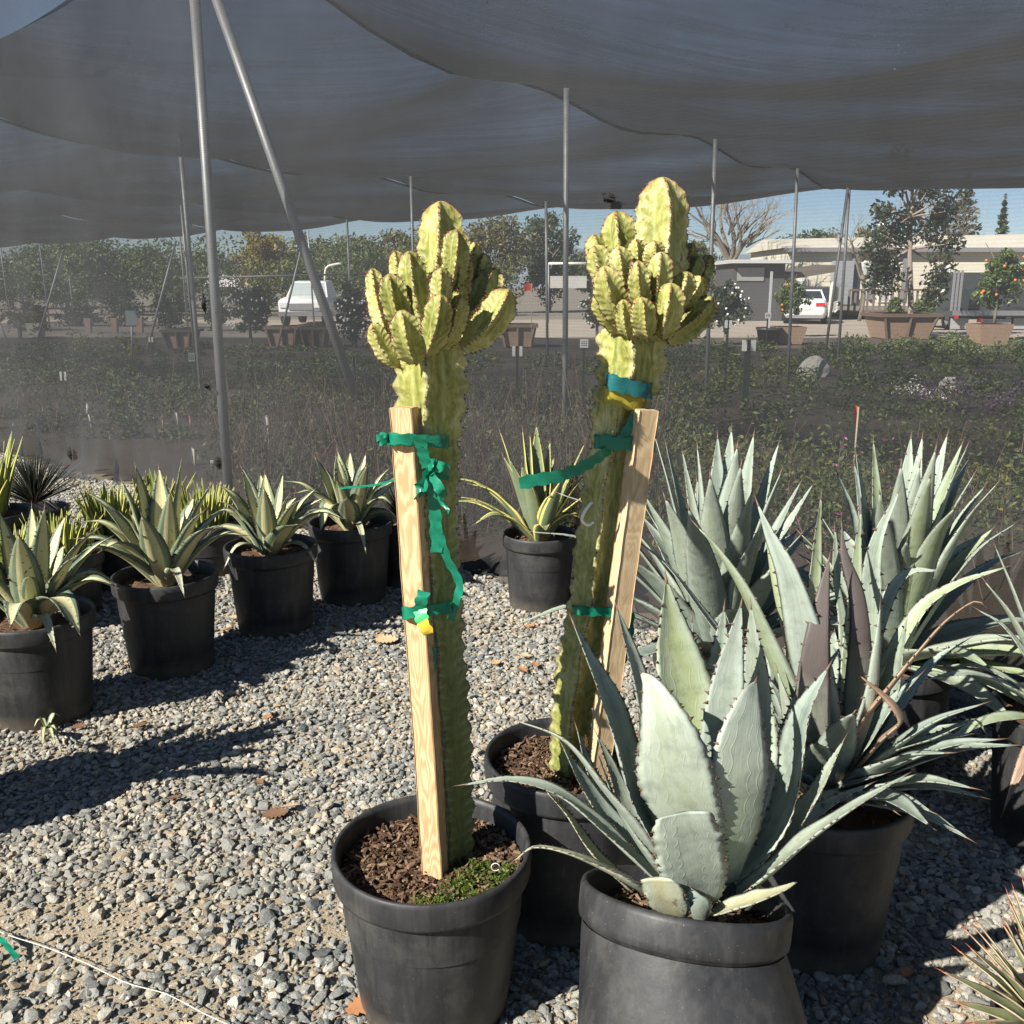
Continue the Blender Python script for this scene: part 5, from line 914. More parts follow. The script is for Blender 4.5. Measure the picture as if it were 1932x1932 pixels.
# ---- cream striped agaves on the left, yellow edged one in the middle
CGp = 'cream striped agaves in black pots'
def striped(lab, cpx, Y, tips, r=.213, m=CREAM, L=.46, wd=.066, hh=.43, dx=0, group=CGp):
    th, c_ = rosette_pot('striped_agave', lab, cpx, Y, r=r, hh=hh, group=group); c_ = c_ + V((dx, 0, 0))
    for (x, y, sg, bow) in tips: tip_leaf(th, c_, x, y, sg, wd * (1.22 if bow < .35 else .45) * random.uniform(.85, 1.2), bow if bow < .35 else .2, m if bow < .35 else OLD, L, nst=26, teeth=12, tooth=.0065, cup=.36, thick=.15, peak=.40, power=1.9)
    for k in range(7):
        a = k * 2.4 + cpx; el = random.uniform(.5, 1.3); o_ = V((math.cos(a), math.sin(a), 0)); LL = L * random.uniform(.6, .95); b = c_ + o_ * .02; t = c_ + o_ * LL * math.cos(el) + V((0, 0, LL * math.sin(el)))
        put_leaf(th, [b, b.lerp(t, .4) + V((0, 0, .03)), b.lerp(t, .75) + V((0, 0, .03)), t], wd * random.uniform(.8, 1.1), (o_.x, o_.y), m, nst=24, teeth=12, tooth=.006, cup=.36, thick=.15, peak=.4, power=1.9)
    return th, c_
V1, k1 = striped('cream striped agave cut by the left edge of the photo', 42, 3.34, [(60, 958, .4, .0), (84, 960, -.4, .02), (184, 998, .2, .12), (222, 1110, -.1, .2), (215, 1098, .4, .22), (0, 970, .3, .02), (-55, 1000, -.2, .05), (-110, 1060, .1, .15), (-120, 1120, -.3, .2), (35, 1010, -.8, .04), (120, 1030, .8, .05), (150, 1195, -.5, .30), (105, 1225, -.8, .38), (20, 1180, -.9, .2)], L=.47, wd=.080)
V2, k2 = striped('large cream striped agave, second pot from the left edge', 304, 3.84, [(256, 882, .5, .02), (300, 884, .6, .0), (342, 874, .2, .0), (231, 910, -.1, .05), (400, 912, .1, .08), (166, 930, .3, .12), (158, 984, .1, .18), (150, 1016, -.4, .14), (136, 1058, -.3, .22), (412, 992, -.4, .12), (460, 1010, .2, .16), (268, 974, -.9, .02), (347, 1122, -.9, .40), (320, 930, -.4, .0), (190, 1040, -.8, .2), (365, 940, .8, .04)], L=.50, wd=.082)
V0, k0 = striped('cream striped agave just beyond the left edge whose shadow falls across the gravel', -345, 2.46, [(-352, 1000, 0, 0), (-432, 1020, .5, .05), (-272, 1020, -.5, .05), (-212, 1080, .2, .12), (-152, 1160, -.2, .2), (-492, 1090, -.2, .1), (-552, 1180, .2, .2), (-332, 1040, -.9, .02), (-312, 980, .7, 0), (-232, 1200, -.8, .2)], L=.48, wd=.08)
V3, k3 = striped('cream striped agave, third pot from the left edge', 509, 4.30, [(416, 916, .2, .12), (500, 894, .5, .0), (534, 896, .3, .0), (498, 922, -.7, .0), (594, 924, .4, .08), (402, 970, -.1, .2), (646, 978, -.2, .22), (586, 960, .2, .12), (388, 1014, .3, .2), (424, 1070, -.5, .42), (600, 1066, -.3, .42), (560, 990, -.8, .08), (610, 940, .7, .1)], L=.46, wd=.08, dx=-.01)
V4, k4 = striped('cream striped agave left of the lumber stake, fourth pot from the left edge', 662, 4.76, [(596, 866, .3, .04), (636, 850, .5, .0), (690, 858, .3, .02), (734, 884, .2, .08), (692, 880, -.7, .02), (540, 908, .1, .14), (560, 930, -.3, .16), (742, 956, -.1, .2), (752, 985, .2, .15), (690, 1040, -.9, .45), (605, 1000, -.5, .3), (655, 940, -.9, .04), (575, 985, .4, .18)], L=.50, wd=.08)
V5, k5 = striped('yellow edged agave between the two cacti in a dented pot', 1018, 4.60, [(944, 816, .4, .02), (986, 813, .6, .0), (1000, 822, -.1, .0), (1012, 804, .2, .0), (1038, 835, .3, .0), (1102, 840, .5, .02), (950, 862, -.5, .06), (962, 868, -.7, .05), (858, 902, .1, .16), (890, 914, -.2, .14), (853, 945, .3, .12), (897, 988, -.5, .18), (1098, 978, -.3, .14), (1060, 905, -.8, .02), (1030, 1000, -.9, .1), (985, 880, -.6, .03)], r=.185, m=YEDGE, L=.50, wd=.070, hh=.41, group='yellow edged agave')
# ---- yellow green small leaved plants in the row behind
LG = 'lime green plants behind the striped agaves'
def clump(lab, cpx, pyc, Y, wpx, hpx, n, m=LIME, wd=.022, L=.2, red=False):
    p = aty(cpx, pyc, Y); th = thing('lime_clump', lab, 'potted plant', (p.x, Y, 0), LG); c_ = V((p.x, Y, max(.25, p.z))); make_pot(th, (p.x, Y, 0), r=.2, h=c_.z, rb=.16, soil=.03); s = Y / FPX
    for k in range(n):
        a = random.uniform(0, 6.283); q = math.sqrt(random.random()); off = V((math.cos(a), math.sin(a), 0)) * q; b = c_ + V((off.x * wpx * s * .38, off.y * .13, -.02)); lean = random.uniform(.2, .75) * q; LL = L * random.uniform(.7, 1.2)
        T = b + V((off.x * lean, off.y * lean, 1)).normalized() * LL; put_leaf(th, [b, b.lerp(T, .5) + V((0, 0, .02)), T], wd * random.uniform(.8, 1.3), (off.x or .1, off.y or .1), m, PSPINE, nst=9, teeth=0, cup=.3, spine=.008)
    return th
clump('lime green plant with upright leaves right of the striped agave at the left edge', 112, 1040, 4.5, 170, 90, 85); clump('lime green plant behind the left side of the big striped agave', 215, 1000, 5.0, 120, 90, 70, wd=.03, L=.24); clump('lime green plant behind the right side of the big striped agave', 385, 985, 5.2, 120, 80, 70, L=.21); clump('narrow lime green plant directly behind the big striped agave', 300, 985, 5.6, 90, 80, 45, L=.25, wd=.03)
clump('yellow edged plant with reddish heart cut by the left edge above the lime plants', -22, 965, 4.5, 110, 110, 60, L=.34, wd=.026); clump('small lime plant low at the left edge', 20, 1055, 4.2, 90, 60, 50, L=.15, wd=.016)
th = thing('grassy_plant', 'dark grassy plant with thin leaves near the left edge', 'potted plant', tuple(aty(72, 1000, 5.2).xy) + (0,)); q = ORG[th.name]; make_pot(th, (q.x, q.y, 0), r=.17, h=.4, rb=.13); F_BLK = simple('dark_thin_leaf', (.03, .035, .025), .6); mb = MB()
for k in range(230):
    a, el = random.uniform(0, 6.283), random.uniform(.35, 1.5); d = V((math.cos(a) * math.cos(el), math.sin(a) * math.cos(el), math.sin(el))); b = V((q.x, q.y, .42)); mb.tube([b, b + d * .15, b + d * .29 + V((0, 0, -.01))], [.003, .0025, .0008], 3, cap=False)
ob('leaves', mb, F_BLK, th)
th = thing('black_tray_pot', 'plain black pot partly hidden right of the fourth striped agave', 'pot', tuple(aty(762, 1000, 5.0).xy) + (0,)); q = ORG[th.name]; make_pot(th, (q.x, q.y, 0), r=.15, h=.38, rb=.12); mb = MB()
for k in range(160): a = random.uniform(0, 6.283); b = V((q.x, q.y, .36)); d = V((math.cos(a) * .5, math.sin(a) * .5, random.uniform(.5, 1.2))).normalized(); mb.tube([b + d * .02, b + d * random.uniform(.1, .26)], [.0025, .001], 3, cap=False)
ob('dry_stems', mb, F_TWIG, th)
# ------------------------------------------------------------------ variegated candelabra cacti
random.seed(11)
def succ(pts, r, ribs=4, rot=0, nst=30, n0=(1, 0, 0), tipr=.16, base=.72, step=.0095, depth=.50, sd=0, spines=True, radii=None, thorn=.0042, wav=.055):
    r_ = random.Random(sd); C = spline(pts, nst); F = frames(C, n0); L = sum((C[i + 1] - C[i]).length for i in range(nst - 1)); K = 10 * ribs; vs, uvs = [], []; mb = MB(); crest = []
    ph = [r_.uniform(0, 6) for _ in range(ribs)]
    for i, (p, t, a, b) in enumerate(F):
        s = i / (nst - 1); R_ = (np.interp(s, [q[0] for q in radii], [q[1] for q in radii]) if radii else r) * (base + (1 - base) * min(1, s / .22))
        if s > 1 - tipr: q = (s - 1 + tipr) / tipr; R_ *= max(.16, math.sqrt(max(0, 1 - q ** 2.2 * .985)))
        row = []
        for k in range(K + 1):
            u = k / 10; th = 2 * math.pi * u / ribs + rot; g = abs((u % 1) - .5) * 2; j = int(u + .5) % ribs        # g 1 on the crest
            prof = (1 - depth) + depth * g ** 2.5 + .05 * g ** 12; wv = 1 + (wav * math.sin(L * s / step * 1.9 + ph[j]) + .035 * math.sin(L * s * 41 + ph[j] * 2)) * g ** 3
            rad_ = R_ * prof * wv; tw = .07 * math.sin(L * s * 33 + ph[j]) * g ** 3
            row.append(p + (a * math.cos(th + tw) + b * math.sin(th + tw)) * rad_); uvs.append((u + .0, s))
        vs += row; crest.append([(row[10 * j], (row[10 * j] - p).normalized(), t) for j in range(ribs)])
    W = K + 1; mb.add(vs, [(i * W + k, i * W + k + 1, (i + 1) * W + k + 1, (i + 1) * W + k) for i in range(nst - 1) for k in range(K)] + [tuple((nst - 1) * W + k for k in range(K))], 0, uvs)
    if spines:
        m = max(3, int(L / step))
        for j in range(ribs):
            for k in range(m):
                s = (k + r_.uniform(.2, .8)) / m; x = s * (nst - 1); i = min(nst - 2, int(x)); c0, c1 = crest[i][j], crest[i + 1][j]; p = c0[0].lerp(c1[0], x - i); o_ = c0[1]; t = c0[2]; sd_ = t.cross(o_)
                z = thorn * r_.uniform(.7, 1.35); mb.add([p - t * z * .55 - o_ * z * .2 - sd_ * z * .3, p + t * z * .55 - o_ * z * .2 - sd_ * z * .3, p - o_ * z * .2 + sd_ * z * .4, p + o_ * z * .25], [(0, 1, 3), (1, 2, 3), (2, 0, 3)], 1)
                for q in (-1, 1):
                    e = p + (o_ * .8 + sd_ * q * .7 + t * r_.uniform(-.3, .5)).normalized() * z * 1.5; mb.add([p + t * z * .22, p - t * z * .22, p + sd_ * q * z * .3, e], [(0, 1, 3), (1, 2, 3), (2, 0, 3)], 1)
    return mb
def arm(th, Y, base, tip, wpx, db=0, dt=0, rot=None, ribs=None, lab=None, curve=.12):
    """one stubby arm: base and tip where the photo shows them, db/dt metres nearer (-) or farther (+) than the trunk"""
    a = aty(*base, Y + db); t = aty(*tip, Y + dt); L = (t - a).length; out = V((t.x - a.x, t.y - a.y, 0)); up = V((0, 0, 1)); m = a.lerp(t, .5) + out * curve - up * L * curve * .3
    r = wpx / FPX * Y * .51; rb = ribs or random.choice((4, 4, 4, 5)); mb = succ([a, m, t], r, rb, rot if rot is not None else (random.uniform(-.32, .12) if rb == 4 else random.uniform(-.35, -.05)), 26, sd=random.randint(0, 9999), tipr=.34, depth=.40, base=.56)
    return ob('arm', mb, [CACTARM, REDSP], th)
def z1(x, y): return (641.2 + .3905 * x, 330 + .3905 * y)
q = atz(815, 1592, .41); C1 = thing('potted_cactus', 'left variegated candelabra cactus in a black pot with green weeds', 'potted cactus', (q.x, q.y, 0), 'variegated cacti in black pots'); YC1 = q.y + .03
make_pot(C1, (q.x, q.y, 0), r=.217, h=.41, rb=.165, soil=.055, chips=1500)
tr1 = [aty(x, y, YC1) for x, y in ((856, 1625), (846, 1420), (830, 1200), (814, 1000), (811, 850), (812, 730), (812, 640), (822, 540))]
f = succ(tr1, .055, 4, -.06, 110, tipr=.05, base=1, depth=.40, step=.014, sd=3, radii=[(0, .044), (.25, .050), (.45, .048), (.7, .055), (.8, .064), (.86, .072), (1, .055)], wav=.09, thorn=.0042); ob('trunk', f, [CACTUS, SPINE], C1)
for (bx, by, tx, ty, w_, db, dt) in [(485, 620, 488, 128, 205, .0, .02), (230, 780, 158, 452, 98, .02, .04), (330, 760, 238, 478, 130, -.04, -.08), (350, 620, 268, 368, 92, .06, .10), (410, 760, 335, 368, 128, -.06, -.05), (540, 540, 566, 262, 125, -.02, -.04), (600, 560, 655, 325, 92, .08, .12), (560, 600, 585, 358, 122, .0, -.02), (600, 660, 698, 380, 110, .08, .12), (570, 760, 752, 452, 150, .03, .08), (590, 830, 818, 556, 150, -.02, -.02), (480, 680, 492, 450, 98, -.07, -.11), (560, 700, 575, 520, 90, .0, -.02), (370, 900, 298, 655, 130, -.07, -.12), (420, 860, 490, 578, 122, -.08, -.14), (500, 830, 588, 580, 98, -.05, -.08), (285, 920, 158, 718, 98, .0, -.02), (300, 860, 212, 665, 85, .05, .07), (440, 640, 425, 420, 90, .07, .12)]:
    arm(C1, YC1, z1(bx, by), z1(tx, ty), w_ * .3905, db, dt)
q = atz(1070, 1420, .465); C2 = thing('potted_cactus', 'right variegated candelabra cactus leaning in a black pot behind the left one', 'potted cactus', (q.x, q.y, 0), 'variegated cacti in black pots'); YC2 = q.y + .0
make_pot(C2, (q.x, q.y, 0), r=.206, h=.465, rb=.165, soil=.055, chips=1300)
tr2 = [aty(x, y, YC2) for x, y in ((1072, 1480), (1078, 1370), (1092, 1250), (1114, 1140), (1126, 1040), (1139, 940), (1154, 850), (1172, 760), (1190, 690), (1194, 620), (1205, 520))]
f = succ(tr2, .06, 4, -.10, 120, tipr=.05, base=1, depth=.40, step=.014, sd=8, radii=[(0, .046), (.2, .050), (.5, .050), (.7, .050), (.8, .068), (.88, .075), (1, .06)], wav=.09, thorn=.0042); ob('trunk', f, [CACTUS2, SPINE], C2)
for (bx, by, tx, ty, w_, db, dt) in [(1560, 560, 1560, 12, 235, .0, .02), (1390, 520, 1338, 175, 160, .06, .1), (1330, 560, 1225, 288, 112, .06, .1), (1350, 600, 1232, 338, 122, -.02, -.03), (1410, 600, 1348, 345, 108, -.05, -.08), (1440, 500, 1430, 308, 76, -.04, -.06), (1510, 480, 1520, 318, 92, -.05, -.07), (1385, 710, 1275, 440, 138, -.07, -.12), (1460, 680, 1440, 415, 98, -.09, -.14), (1520, 680, 1556, 372, 112, -.08, -.11), (1610, 560, 1698, 330, 92, .06, .1), (1640, 560, 1738, 395, 86, .04, .08), (1660, 600, 1790, 388, 90, .06, .11), (1640, 640, 1742, 488, 86, .0, .0), (1600, 650, 1682, 468, 105, -.05, -.08), (1560, 780, 1602, 522, 130, -.08, -.13), (1380, 760, 1238, 575, 98, -.03, -.06), (1400, 790, 1368, 602, 80, -.09, -.13), (1480, 780, 1456, 592, 108, -.1, -.15), (1580, 800, 1800, 592, 118, -.01, .0), (1610, 720, 1762, 482, 100, .05, .08)]:
    arm(C2, YC2, z1(bx, by), z1(tx, ty), w_ * .3905, db, dt)
arm(C2, YC2, (1096, 1455), (1104, 1385), 14, -.06, -.07, ribs=4)
# ------------------------------------------------------------------ lumber stakes
def plank(name, lab, p0, p1, w_, d_, m, rz, parent=None):
    """board from foot p0 to top p1; local z runs along the grain"""
    ax = (p1 - p0); L = ax.length; t = ax.normalized(); a = V((math.cos(rz), math.sin(rz), 0)); a = (a - t * a.dot(t)).normalized(); b = t.cross(a); M = Matrix((a, b, t)).transposed().to_4x4(); M.translation = p0
    me = bpy.data.meshes.new(name); vs, fs = [], []; n = 26; e = .0022
    for i in range(n + 1):
        z = L * i / n; j = [random.uniform(-.0009, .0009) for _ in range(4)]
        for (x, y) in ((-1, -1), (1, -1), (1, 1), (-1, 1)):
            for (ex, ey) in (((e, 0), (0, e)) if (x * y < 0) == False else ((0, e), (e, 0))):
                vs.append((x * (w_ / 2 - ex) + j[0], y * (d_ / 2 - ey) + j[1], z))
    for i in range(n):
        for k in range(8): fs.append((i * 8 + k, i * 8 + (k + 1) % 8, (i + 1) * 8 + (k + 1) % 8, (i + 1) * 8 + k))
    fs += [tuple(range(8))[::-1], tuple(n * 8 + k for k in range(8))]
    me.from_pydata(vs, [], fs); me.materials.append(m); me.update(); o = bpy.data.objects.new(name, me); COL.objects.link(o); o.matrix_world = M; ORG[o.name] = V((0, 0, 0)); return tag(o, lab, 'stake', 'lumber stakes supporting the cacti')
S1a, S1b = aty(823, 1668, YC1 - .065), aty(763, 768, YC1 - .055); plank('wooden_stake', 'fresh sawn lumber stake standing in front of the left cactus', S1a, S1b, .050, .034, STAKE, R(-24))
S2a, S2b = aty(1126, 1470, YC2 - .055), aty(1217, 772, YC2 - .06); plank('wooden_stake', 'pale lumber stake leaning right beside the right cactus trunk', S2a, S2b, .052, .036, STAKE2, R(22))
# ------------------------------------------------------------------ green ties
def ribbon(mb, pts, w_, up=(0, 0, 1), n=28, wob=.0025, closed=False, mi=0):
    C = spline(pts, n); vs = []
    for i, p in enumerate(C):
        t = (C[min(i + 1, n - 1)] - C[max(0, i - 1)]).normalized(); u = V(up); u = (u - t * u.dot(t)); u = u.normalized() if u.length > .01 else t.orthogonal().normalized(); nn = t.cross(u); ww = w_ * (.5 + .07 * math.sin(i * 1.7))
        k = wob * math.sin(i * 1.3); vs += [p - u * ww + nn * k, p - nn * k * .6, p + u * ww + nn * k]
    mb.add(vs, [(i * 3 + j, i * 3 + j + 1, i * 3 + 4 + j, i * 3 + 3 + j) for i in range(n - 1) for j in (0, 1)], mi)
def band(th, Y, cx0, cx1, py0, py1, w_, m, front=-.07, back=.06, layers=2):
    """tie wrapped round stake and trunk between the two picture edges"""
    mb = MB()
    for k in range(layers):
        o = k * .003; e = random.uniform(-3, 3); a = aty(cx0, py0 + e, Y + front * .35); b = aty(cx1, py1 - e, Y); f0 = aty(cx0 + 5, py0 + e, Y + front - o); f1 = aty(cx0 * .62 + cx1 * .38, (py0 * .62 + py1 * .38) + e, Y + front * 1.02 - o); f2 = aty(cx1 - 8, py1, Y + front * .72 - o); bk = aty(cx1 - 10, py1, Y + back); bk0 = aty(cx0 + 8, py0, Y + back * .6)
        ribbon(mb, [a, f0, f1, f2, b, bk, bk0, a], w_, (0, 0, 1), 60)
    return ob('band', mb, m, th)
TG_ = 'green ties on the cacti'
t1 = thing('plant_tie', 'upper green plastic tie knotted round the left stake and cactus', 'plant tie', tuple(aty(790, 832, YC1)), TG_)
band(t1, YC1, 735, 846, 829, 834, .022, TAPE, -.085, .055); mb = MB(); kn = aty(732, 829, YC1 - .07)
for k in range(5): a = k * 1.3; ribbon(mb, [kn, kn + V((math.cos(a) * .014 - .006, -.006, math.sin(a) * .009)), kn + V((math.cos(a + .9) * .01 - .012, .004, math.sin(a + .9) * .007)), kn], .012, (0, 0, 1), 12, .001)
ob('knot', mb, TAPE, t1); mb = MB(); D = YC1 - .075
ribbon(mb, [aty(792, 822, D - .02), aty(797, 850, D - .008), aty(806, 882, D - .002)], .022, (1, 0, 0), 16); bw = aty(808, 888, D - .006)
for dx_, dz_ in ((.03, .012), (-.018, -.03), (.024, -.035), (.012, .02)): ribbon(mb, [bw, bw + V((dx_, -.018, dz_)), bw + V((dx_ * 1.25, .006, dz_ - .02)), bw + V((.004, 0, -.006))], .02, (.3, 0, 1), 18)
ribbon(mb, [bw, aty(817, 930, D + .004), aty(822, 985, D + .008), aty(823, 1042, D + .01)], .024, (1, 0, .1), 22); ribbon(mb, [bw, aty(828, 940, D), aty(845, 962, D - .012), aty(838, 968, D - .01)], .008, (1, 0, .3), 18)
ribbon(mb, [aty(823, 985, D + .004), aty(842, 1050, D + .012), aty(866, 1098, D + .02), aty(862, 1130, D + .015), aty(850, 1170, D + .018)], .016, (1, 0, .3), 28); ob('tail', mb, TAPE, t1)
t2 = thing('plant_tie', 'lower green plastic tie with yellow tag round the left stake and cactus', 'plant tie', tuple(aty(800, 1153, YC1)), TG_); band(t2, YC1, 760, 858, 1156, 1146, .022, TAPE, -.095, .06)
mb = MB(); D = YC1 - .102; kq = aty(793, 1150, D); ribbon(mb, [kq, aty(795, 1130, D - .01), aty(801, 1116, D)], .024, (1, 0, 0), 10); ob('tail', mb, TAPE, t2); mb = MB(); ribbon(mb, [aty(818, 1222, D + .04), aty(816, 1260, D + .045), aty(815, 1330, D + .055)], .014, (1, 0, 0), 16); ob('strand', mb, TAPE, t2)
mb = MB(); ribbon(mb, [kq, aty(795, 1165, D - .008), aty(800, 1180, D - .006)], .026, (1, 0, .4), 10); ob('green_tag', mb, TAGG, t2); mb = MB(); ribbon(mb, [aty(796, 1172, D - .012), aty(803, 1184, D - .014), aty(809, 1196, D - .008)], .022, (1, 0, .5), 8); ob('yellow_tag', mb, TAGY, t2)
t3 = thing('plant_tie', 'upper green tie with long loose end round the right cactus and stake', 'plant tie', tuple(aty(1175, 836, YC2)), TG_); band(t3, YC2, 1122, 1234, 832, 838, .030, TAPE, -.072, .06, 3); mb = MB(); D = YC2 - .07
ribbon(mb, [aty(1152, 846, D), aty(1110, 875, D - .06), aty(1060, 897, D - .11), aty(1020, 904, D - .13), aty(980, 912, D - .14)], .028, (.1, 0, 1), 30, .002); ribbon(mb, [aty(1206, 770, D + .01), aty(1190, 800, D + .006), aty(1168, 838, D)], .02, (1, 0, .3), 14); ob('tail', mb, TAPE, t3)
t4 = thing('plant_tie', 'blue green tie at the neck of the right cactus', 'plant tie', tuple(aty(1186, 735, YC2)), TG_); band(t4, YC2, 1143, 1229, 718, 738, .032, TAPEB, -.085, .07)
t5 = thing('plant_tie', 'yellow transparent tape below the neck of the right cactus', 'plant tie', tuple(aty(1178, 752, YC2)), TG_); band(t5, YC2, 1139, 1216, 742, 762, .036, TAPEY, -.080, .06, 1)
t6 = thing('plant_tie', 'lower green tie round the right cactus and stake', 'plant tie', tuple(aty(1130, 1155, YC2)), TG_); band(t6, YC2, 1080, 1188, 1150, 1156, .020, TAPE, -.075, .06, 3); mb = MB(); D = YC2 - .04; ribbon(mb, [aty(1184, 1156, D), aty(1182, 1200, D), aty(1168, 1250, D)], .032, (1, 0, 0), 14); ob('tail', mb, TAPE, t6)
mb = MB(); ribbon(mb, [aty(748, 905, 2.3), aty(700, 916, 2.32), aty(640, 921, 2.34)], .006, (0, 0, 1), 20, .001); tag(ob('tape_strand', mb, TAPE), 'thin green tape strand blowing left from behind the left stake', 'tape')
# ------------------------------------------------------------------ small things on the ground and pots
F_WEED = m_foliage('feathery_weed', [(0, (.045, .09, .012)), (.6, (.11, .19, .025)), (1, (.22, .29, .05))], .3); q = ORG[C1.name]; Pn = []
for k in range(420):
    a = random.uniform(-1.75, -.1); r_ = random.uniform(.085, .19) if a > -1.3 else random.uniform(.13, .19); b = V((q.x + r_ * math.cos(a), q.y + r_ * math.sin(a), .358)); d = V((random.uniform(-.5, .5), random.uniform(-.5, .5), 1)).normalized(); L = random.uniform(.008, .034)
    for j in range(7): p = b + d * L * j / 6; Pn.append(p + V((random.gauss(0, .004), random.gauss(0, .004), random.gauss(0, .002))))
Pn = np.array([tuple(p) for p in Pn]); kind(cards(Pn, .008 * rs.uniform(.5, 1.4, len(Pn)), 'weeds', F_WEED), 'stuff', 'bright green feathery weeds growing inside the left cactus pot rim', 'weeds')
LEAFM = [simple('dry_leaf_orange', (.42, .20, .09), .8, .3, 60), simple('dry_leaf_tan', (.50, .34, .20), .8, .3, 60), simple('dry_leaf_brown', (.16, .09, .05), .8, .3, 60)]
def fallen(px, py, size, m, lab, rz, curl=.25):
    c_ = atz(px, py, .03); c_.z = hgt(c_.x, c_.y) + .024; mb = MB(); n = 25; vs = []; rot = Matrix.Rotation(rz, 3, 'Z') @ Matrix.Rotation(random.uniform(-.3, .3), 3, 'X'); ax = []
    for i in range(n):
        s = i / (n - 1); hw = size * .30 * math.sin(math.pi * min(1, s * .92 + .06)) ** .7 * (1 + .30 * math.cos(i * 1.55)); x = (s - .5) * size
        for u in (-1, 0, 1): vs.append(c_ + rot @ V((x, u * hw, abs(u) * curl * hw + curl * size * .35 * (s - .5) ** 2)))
    th = size * .012; fs = [(i * 3 + j, i * 3 + j + 1, i * 3 + 4 + j, i * 3 + 3 + j) for i in range(n - 1) for j in (0, 1)]; mb.add(vs, fs); mb.add([p - V((0, 0, .0015)) for p in vs], [f_[::-1] for f_ in fs]); s0 = c_ + rot @ V((-.5 * size, 0, .09 * size * curl)); mb.tube([s0, s0 - rot @ V((size * .3, 0, -.003))], .0012, 4); return tag(ob('fallen_leaf', mb, m), lab, 'leaf', 'dry leaves lying on the gravel')
for (px, py, sz, m, lab, rz) in [(548, 1527, .055, 1, 'pale lobed oak leaf lying on its dark neighbour left of the front pot', .3), (520, 1542, .075, 2, 'dark curled oak leaf left of the front cactus pot', .25), (265, 1375, .05, 2, 'brown leaf in the shadow below the second striped agave', 1), (730, 1212, .10, 1, 'large tan leaf in the shadow left of the lumber stake', .1), (718, 1206, .06, 0, 'orange leaf in the shadow left of the lumber stake', 2), (690, 1905, .09, 0, 'orange lobed leaf at the foot of the front cactus pot', .6), (505, 1355, .04, 0, 'small orange leaf on sunlit gravel left of the lumber stake', 1.2), (330, 1515, .04, 2, 'small dark leaf on gravel below the leaf shadows', .4), (1000, 1190, .05, 0, 'orange leaf on gravel below the dented pot', .5), (985, 1270, .06, 0, 'reddish leaf right of the left cactus trunk', 2.1), (935, 1255, .05, 1, 'tan leaf close to the left cactus trunk', .8), (1010, 1262, .05, 0, 'orange leaf left of the right cactus trunk', 1.7), (1710, 1838, .04, 0, 'brown leaf on shaded gravel near the lower right plant', .9), (490, 1480, .035, 2, 'tiny brown leaf clump on gravel above the two oak leaves', 2.4), (150, 1380, .05, 2, 'brown leaf at the foot of the pot on the left edge', .5), (430, 1190, .07, 0, 'reddish leaf between the second and third striped agaves', 1.1), (445, 1170, .05, 1, 'tan leaf between the second and third striped agaves', .2), (610, 1148, .05, 0, 'orange leaf at the foot of the fourth striped agave pot', .6), (270, 1285, .06, 0, 'orange leaf at the foot of the second striped agave pot', 2.6), (840, 1130, .06, 0, 'orange leaf behind the left cactus trunk near the cloth', .3), (990, 1245, .05, 1, 'pale leaf on bright gravel right of the left cactus trunk', 2.9), (345, 1960, .05, 1, 'pinkish dry leaf near the white string', .4)]:
    fallen(px, py, sz, LEAFM[m], lab, rz)
mb = MB(); pts = []
for t_ in range(9): x_ = -60 + t_ * 75; y_ = 1755 + (x_ + 10) * .415 + 4 * math.sin(t_ * 2.1); p = atz(x_, y_, .05); p.z = hgt(p.x, p.y) + .026 + .004 * (t_ % 2); pts.append(p)
mb.tube(spline(pts, 60), .0012, 5); stg = ob('string', mb, simple('white_twine', (.60, .57, .49), .8)); tag(stg, 'thin white string stretched across the gravel in the lower left corner', 'string')
mb = MB(); a_, b_ = atz(-12, 1768, .06), atz(32, 1808, .05); ribbon(mb, [a_ + V((0, 0, .01)), a_.lerp(b_, .5) + V((0, 0, .012)), b_], .012, (0, 1, .3), 14); ob('green_end', mb, TAPE, stg)
sp = thing('pulled_offset', 'small uprooted striped agave pup lying by the pot at the left edge', 'plant', tuple(atz(90, 1385, .03))); q = ORG[sp.name]
for (x, y) in ((122, 1340), (115, 1352), (68, 1352), (64, 1372), (105, 1410), (80, 1405), (112, 1398)): T = atz(x, y, .07); put_leaf(sp, [q + V((0, 0, .01)), q.lerp(T, .5) + V((0, 0, .045)), T], .016, (T.x - q.x, T.y - q.y), CREAM, nst=14, teeth=0, spine=.006)
mb = MB(); q = atz(935, 1638, .412) + V((0, .004, .008)); r0 = .009
ptsw = [q + V((r0 * math.cos(k * .63), -.012, r0 * math.sin(k * .63))) for k in range(10)]; mb.tube(ptsw, .0009, 4); tag(ob('wire_loop', mb, simple('white_wire', (.8, .8, .78), .4)), 'small white wire loop hooked on the rim of the left cactus pot', 'wire')
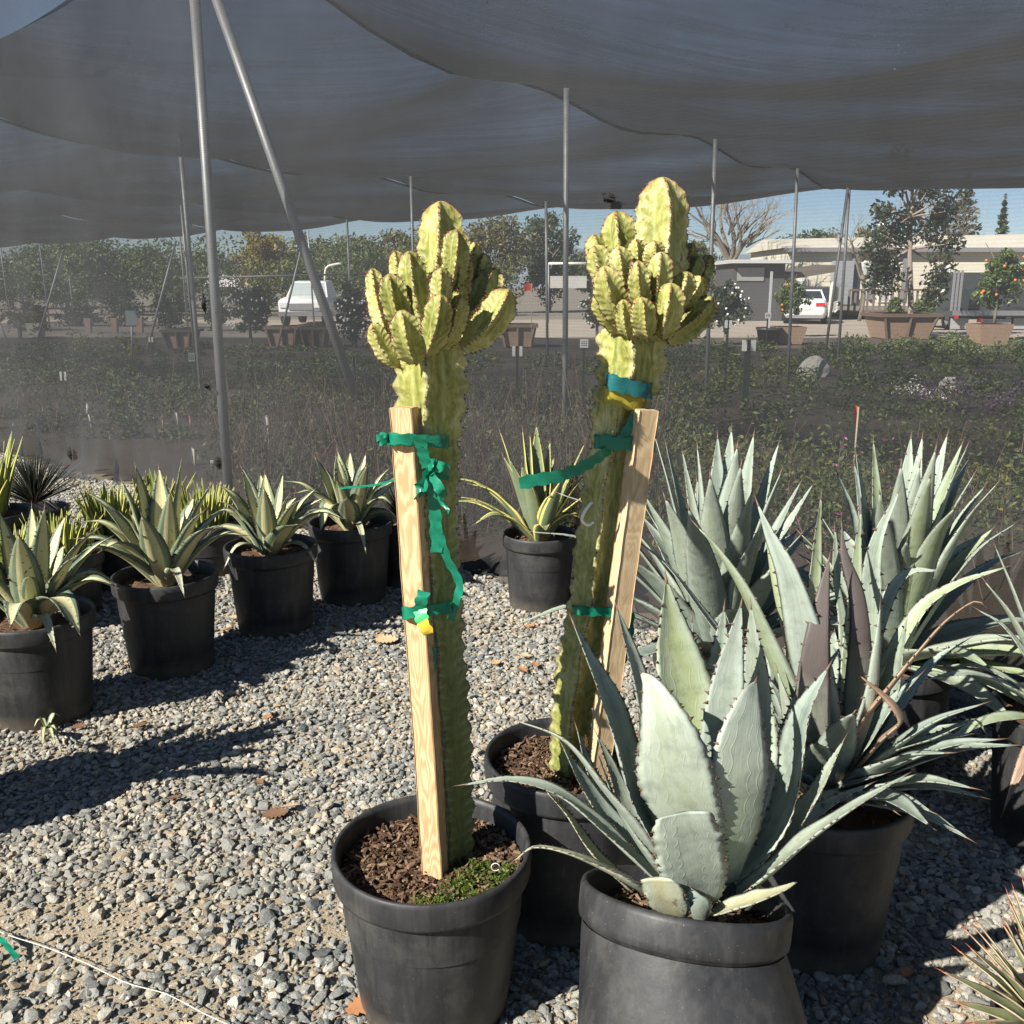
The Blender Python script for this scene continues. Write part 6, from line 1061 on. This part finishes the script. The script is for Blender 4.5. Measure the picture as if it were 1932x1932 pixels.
mb = MB(); q = aty(1107, 975, YC2 - .045); mb.tube(spline([q + V((.012, 0, .035)), q + V((-.004, -.01, .018)), q + V((-.012, -.01, -.006)), q + V((.004, 0, -.02)), q + V((.016, 0, -.012))], 16), .0035, 6); tag(ob('white_clip', mb, WHITE), 'curled white tag strip on the left side of the right cactus trunk', 'tag')
# torn, bunched bits of black cloth caught on the wall
TORN = simple('torn_black_cloth', (.012, .012, .012), .9)
def torn(px, py, wpx, hpx, lab, n=90):
    s_ = None
    d = ray(px, py); t_ = ((P0 - EYE).dot(WN)) / d.dot(WN); c_ = EYE + d * t_ + WN * .03; s = t_ / FPX; mb = MB()
    m_ = 34; rr = [random.uniform(.55, 1.0) * (1 + .18 * math.sin(k * 1.9)) for k in range(m_)]; fr_, bk_ = [], []
    for k in range(m_):
        a = k * 6.2832 / m_; o_ = WU * (-math.cos(a) * rr[k] * wpx * s * .5) + V((0, 0, math.sin(a) * rr[k] * hpx * s * .5)); fr_.append(c_ + o_ * 1.0); bk_.append(c_ + o_ * .45 + WN * (.02 + .25 * min(wpx, hpx) * s * random.uniform(.3, .8)))
    ce = c_ + WN * .03; mb.add(fr_ + bk_ + [ce], [(k, (k + 1) % m_, m_ + (k + 1) % m_, m_ + k) for k in range(m_)] + [(m_ + k, m_ + (k + 1) % m_, 2 * m_) for k in range(m_)])
    for k in range(n // 5):
        b = random.choice(fr_); e = b + (b - c_) * random.uniform(.1, .5) + WN * .01; ribbon(mb, [b, b.lerp(e, .5) + V((0, 0, -.004)), e], .003, (0, 0, 1), 5, .001)
    tag(ob('torn_cloth', mb, TORN), lab, 'torn cloth', 'torn bunches of black cloth on the wall')
torn(1157, 374, 38, 22, 'ragged black clump on the cloth wall above the right cactus'); torn(394, 575, 7, 34, 'narrow ragged black tear left of the thick pole'); torn(398, 728, 14, 9, 'small black torn bit low left of the thick pole', 20); torn(420, 872, 16, 26, 'silvery torn patch at the foot of the thick pole', 24); torn(915, 1085, 80, 34, 'bunched black cloth on the gravel left of the dented pot', 70); torn(140, 855, 12, 30, 'frayed patch in the cloth wall at left', 18)
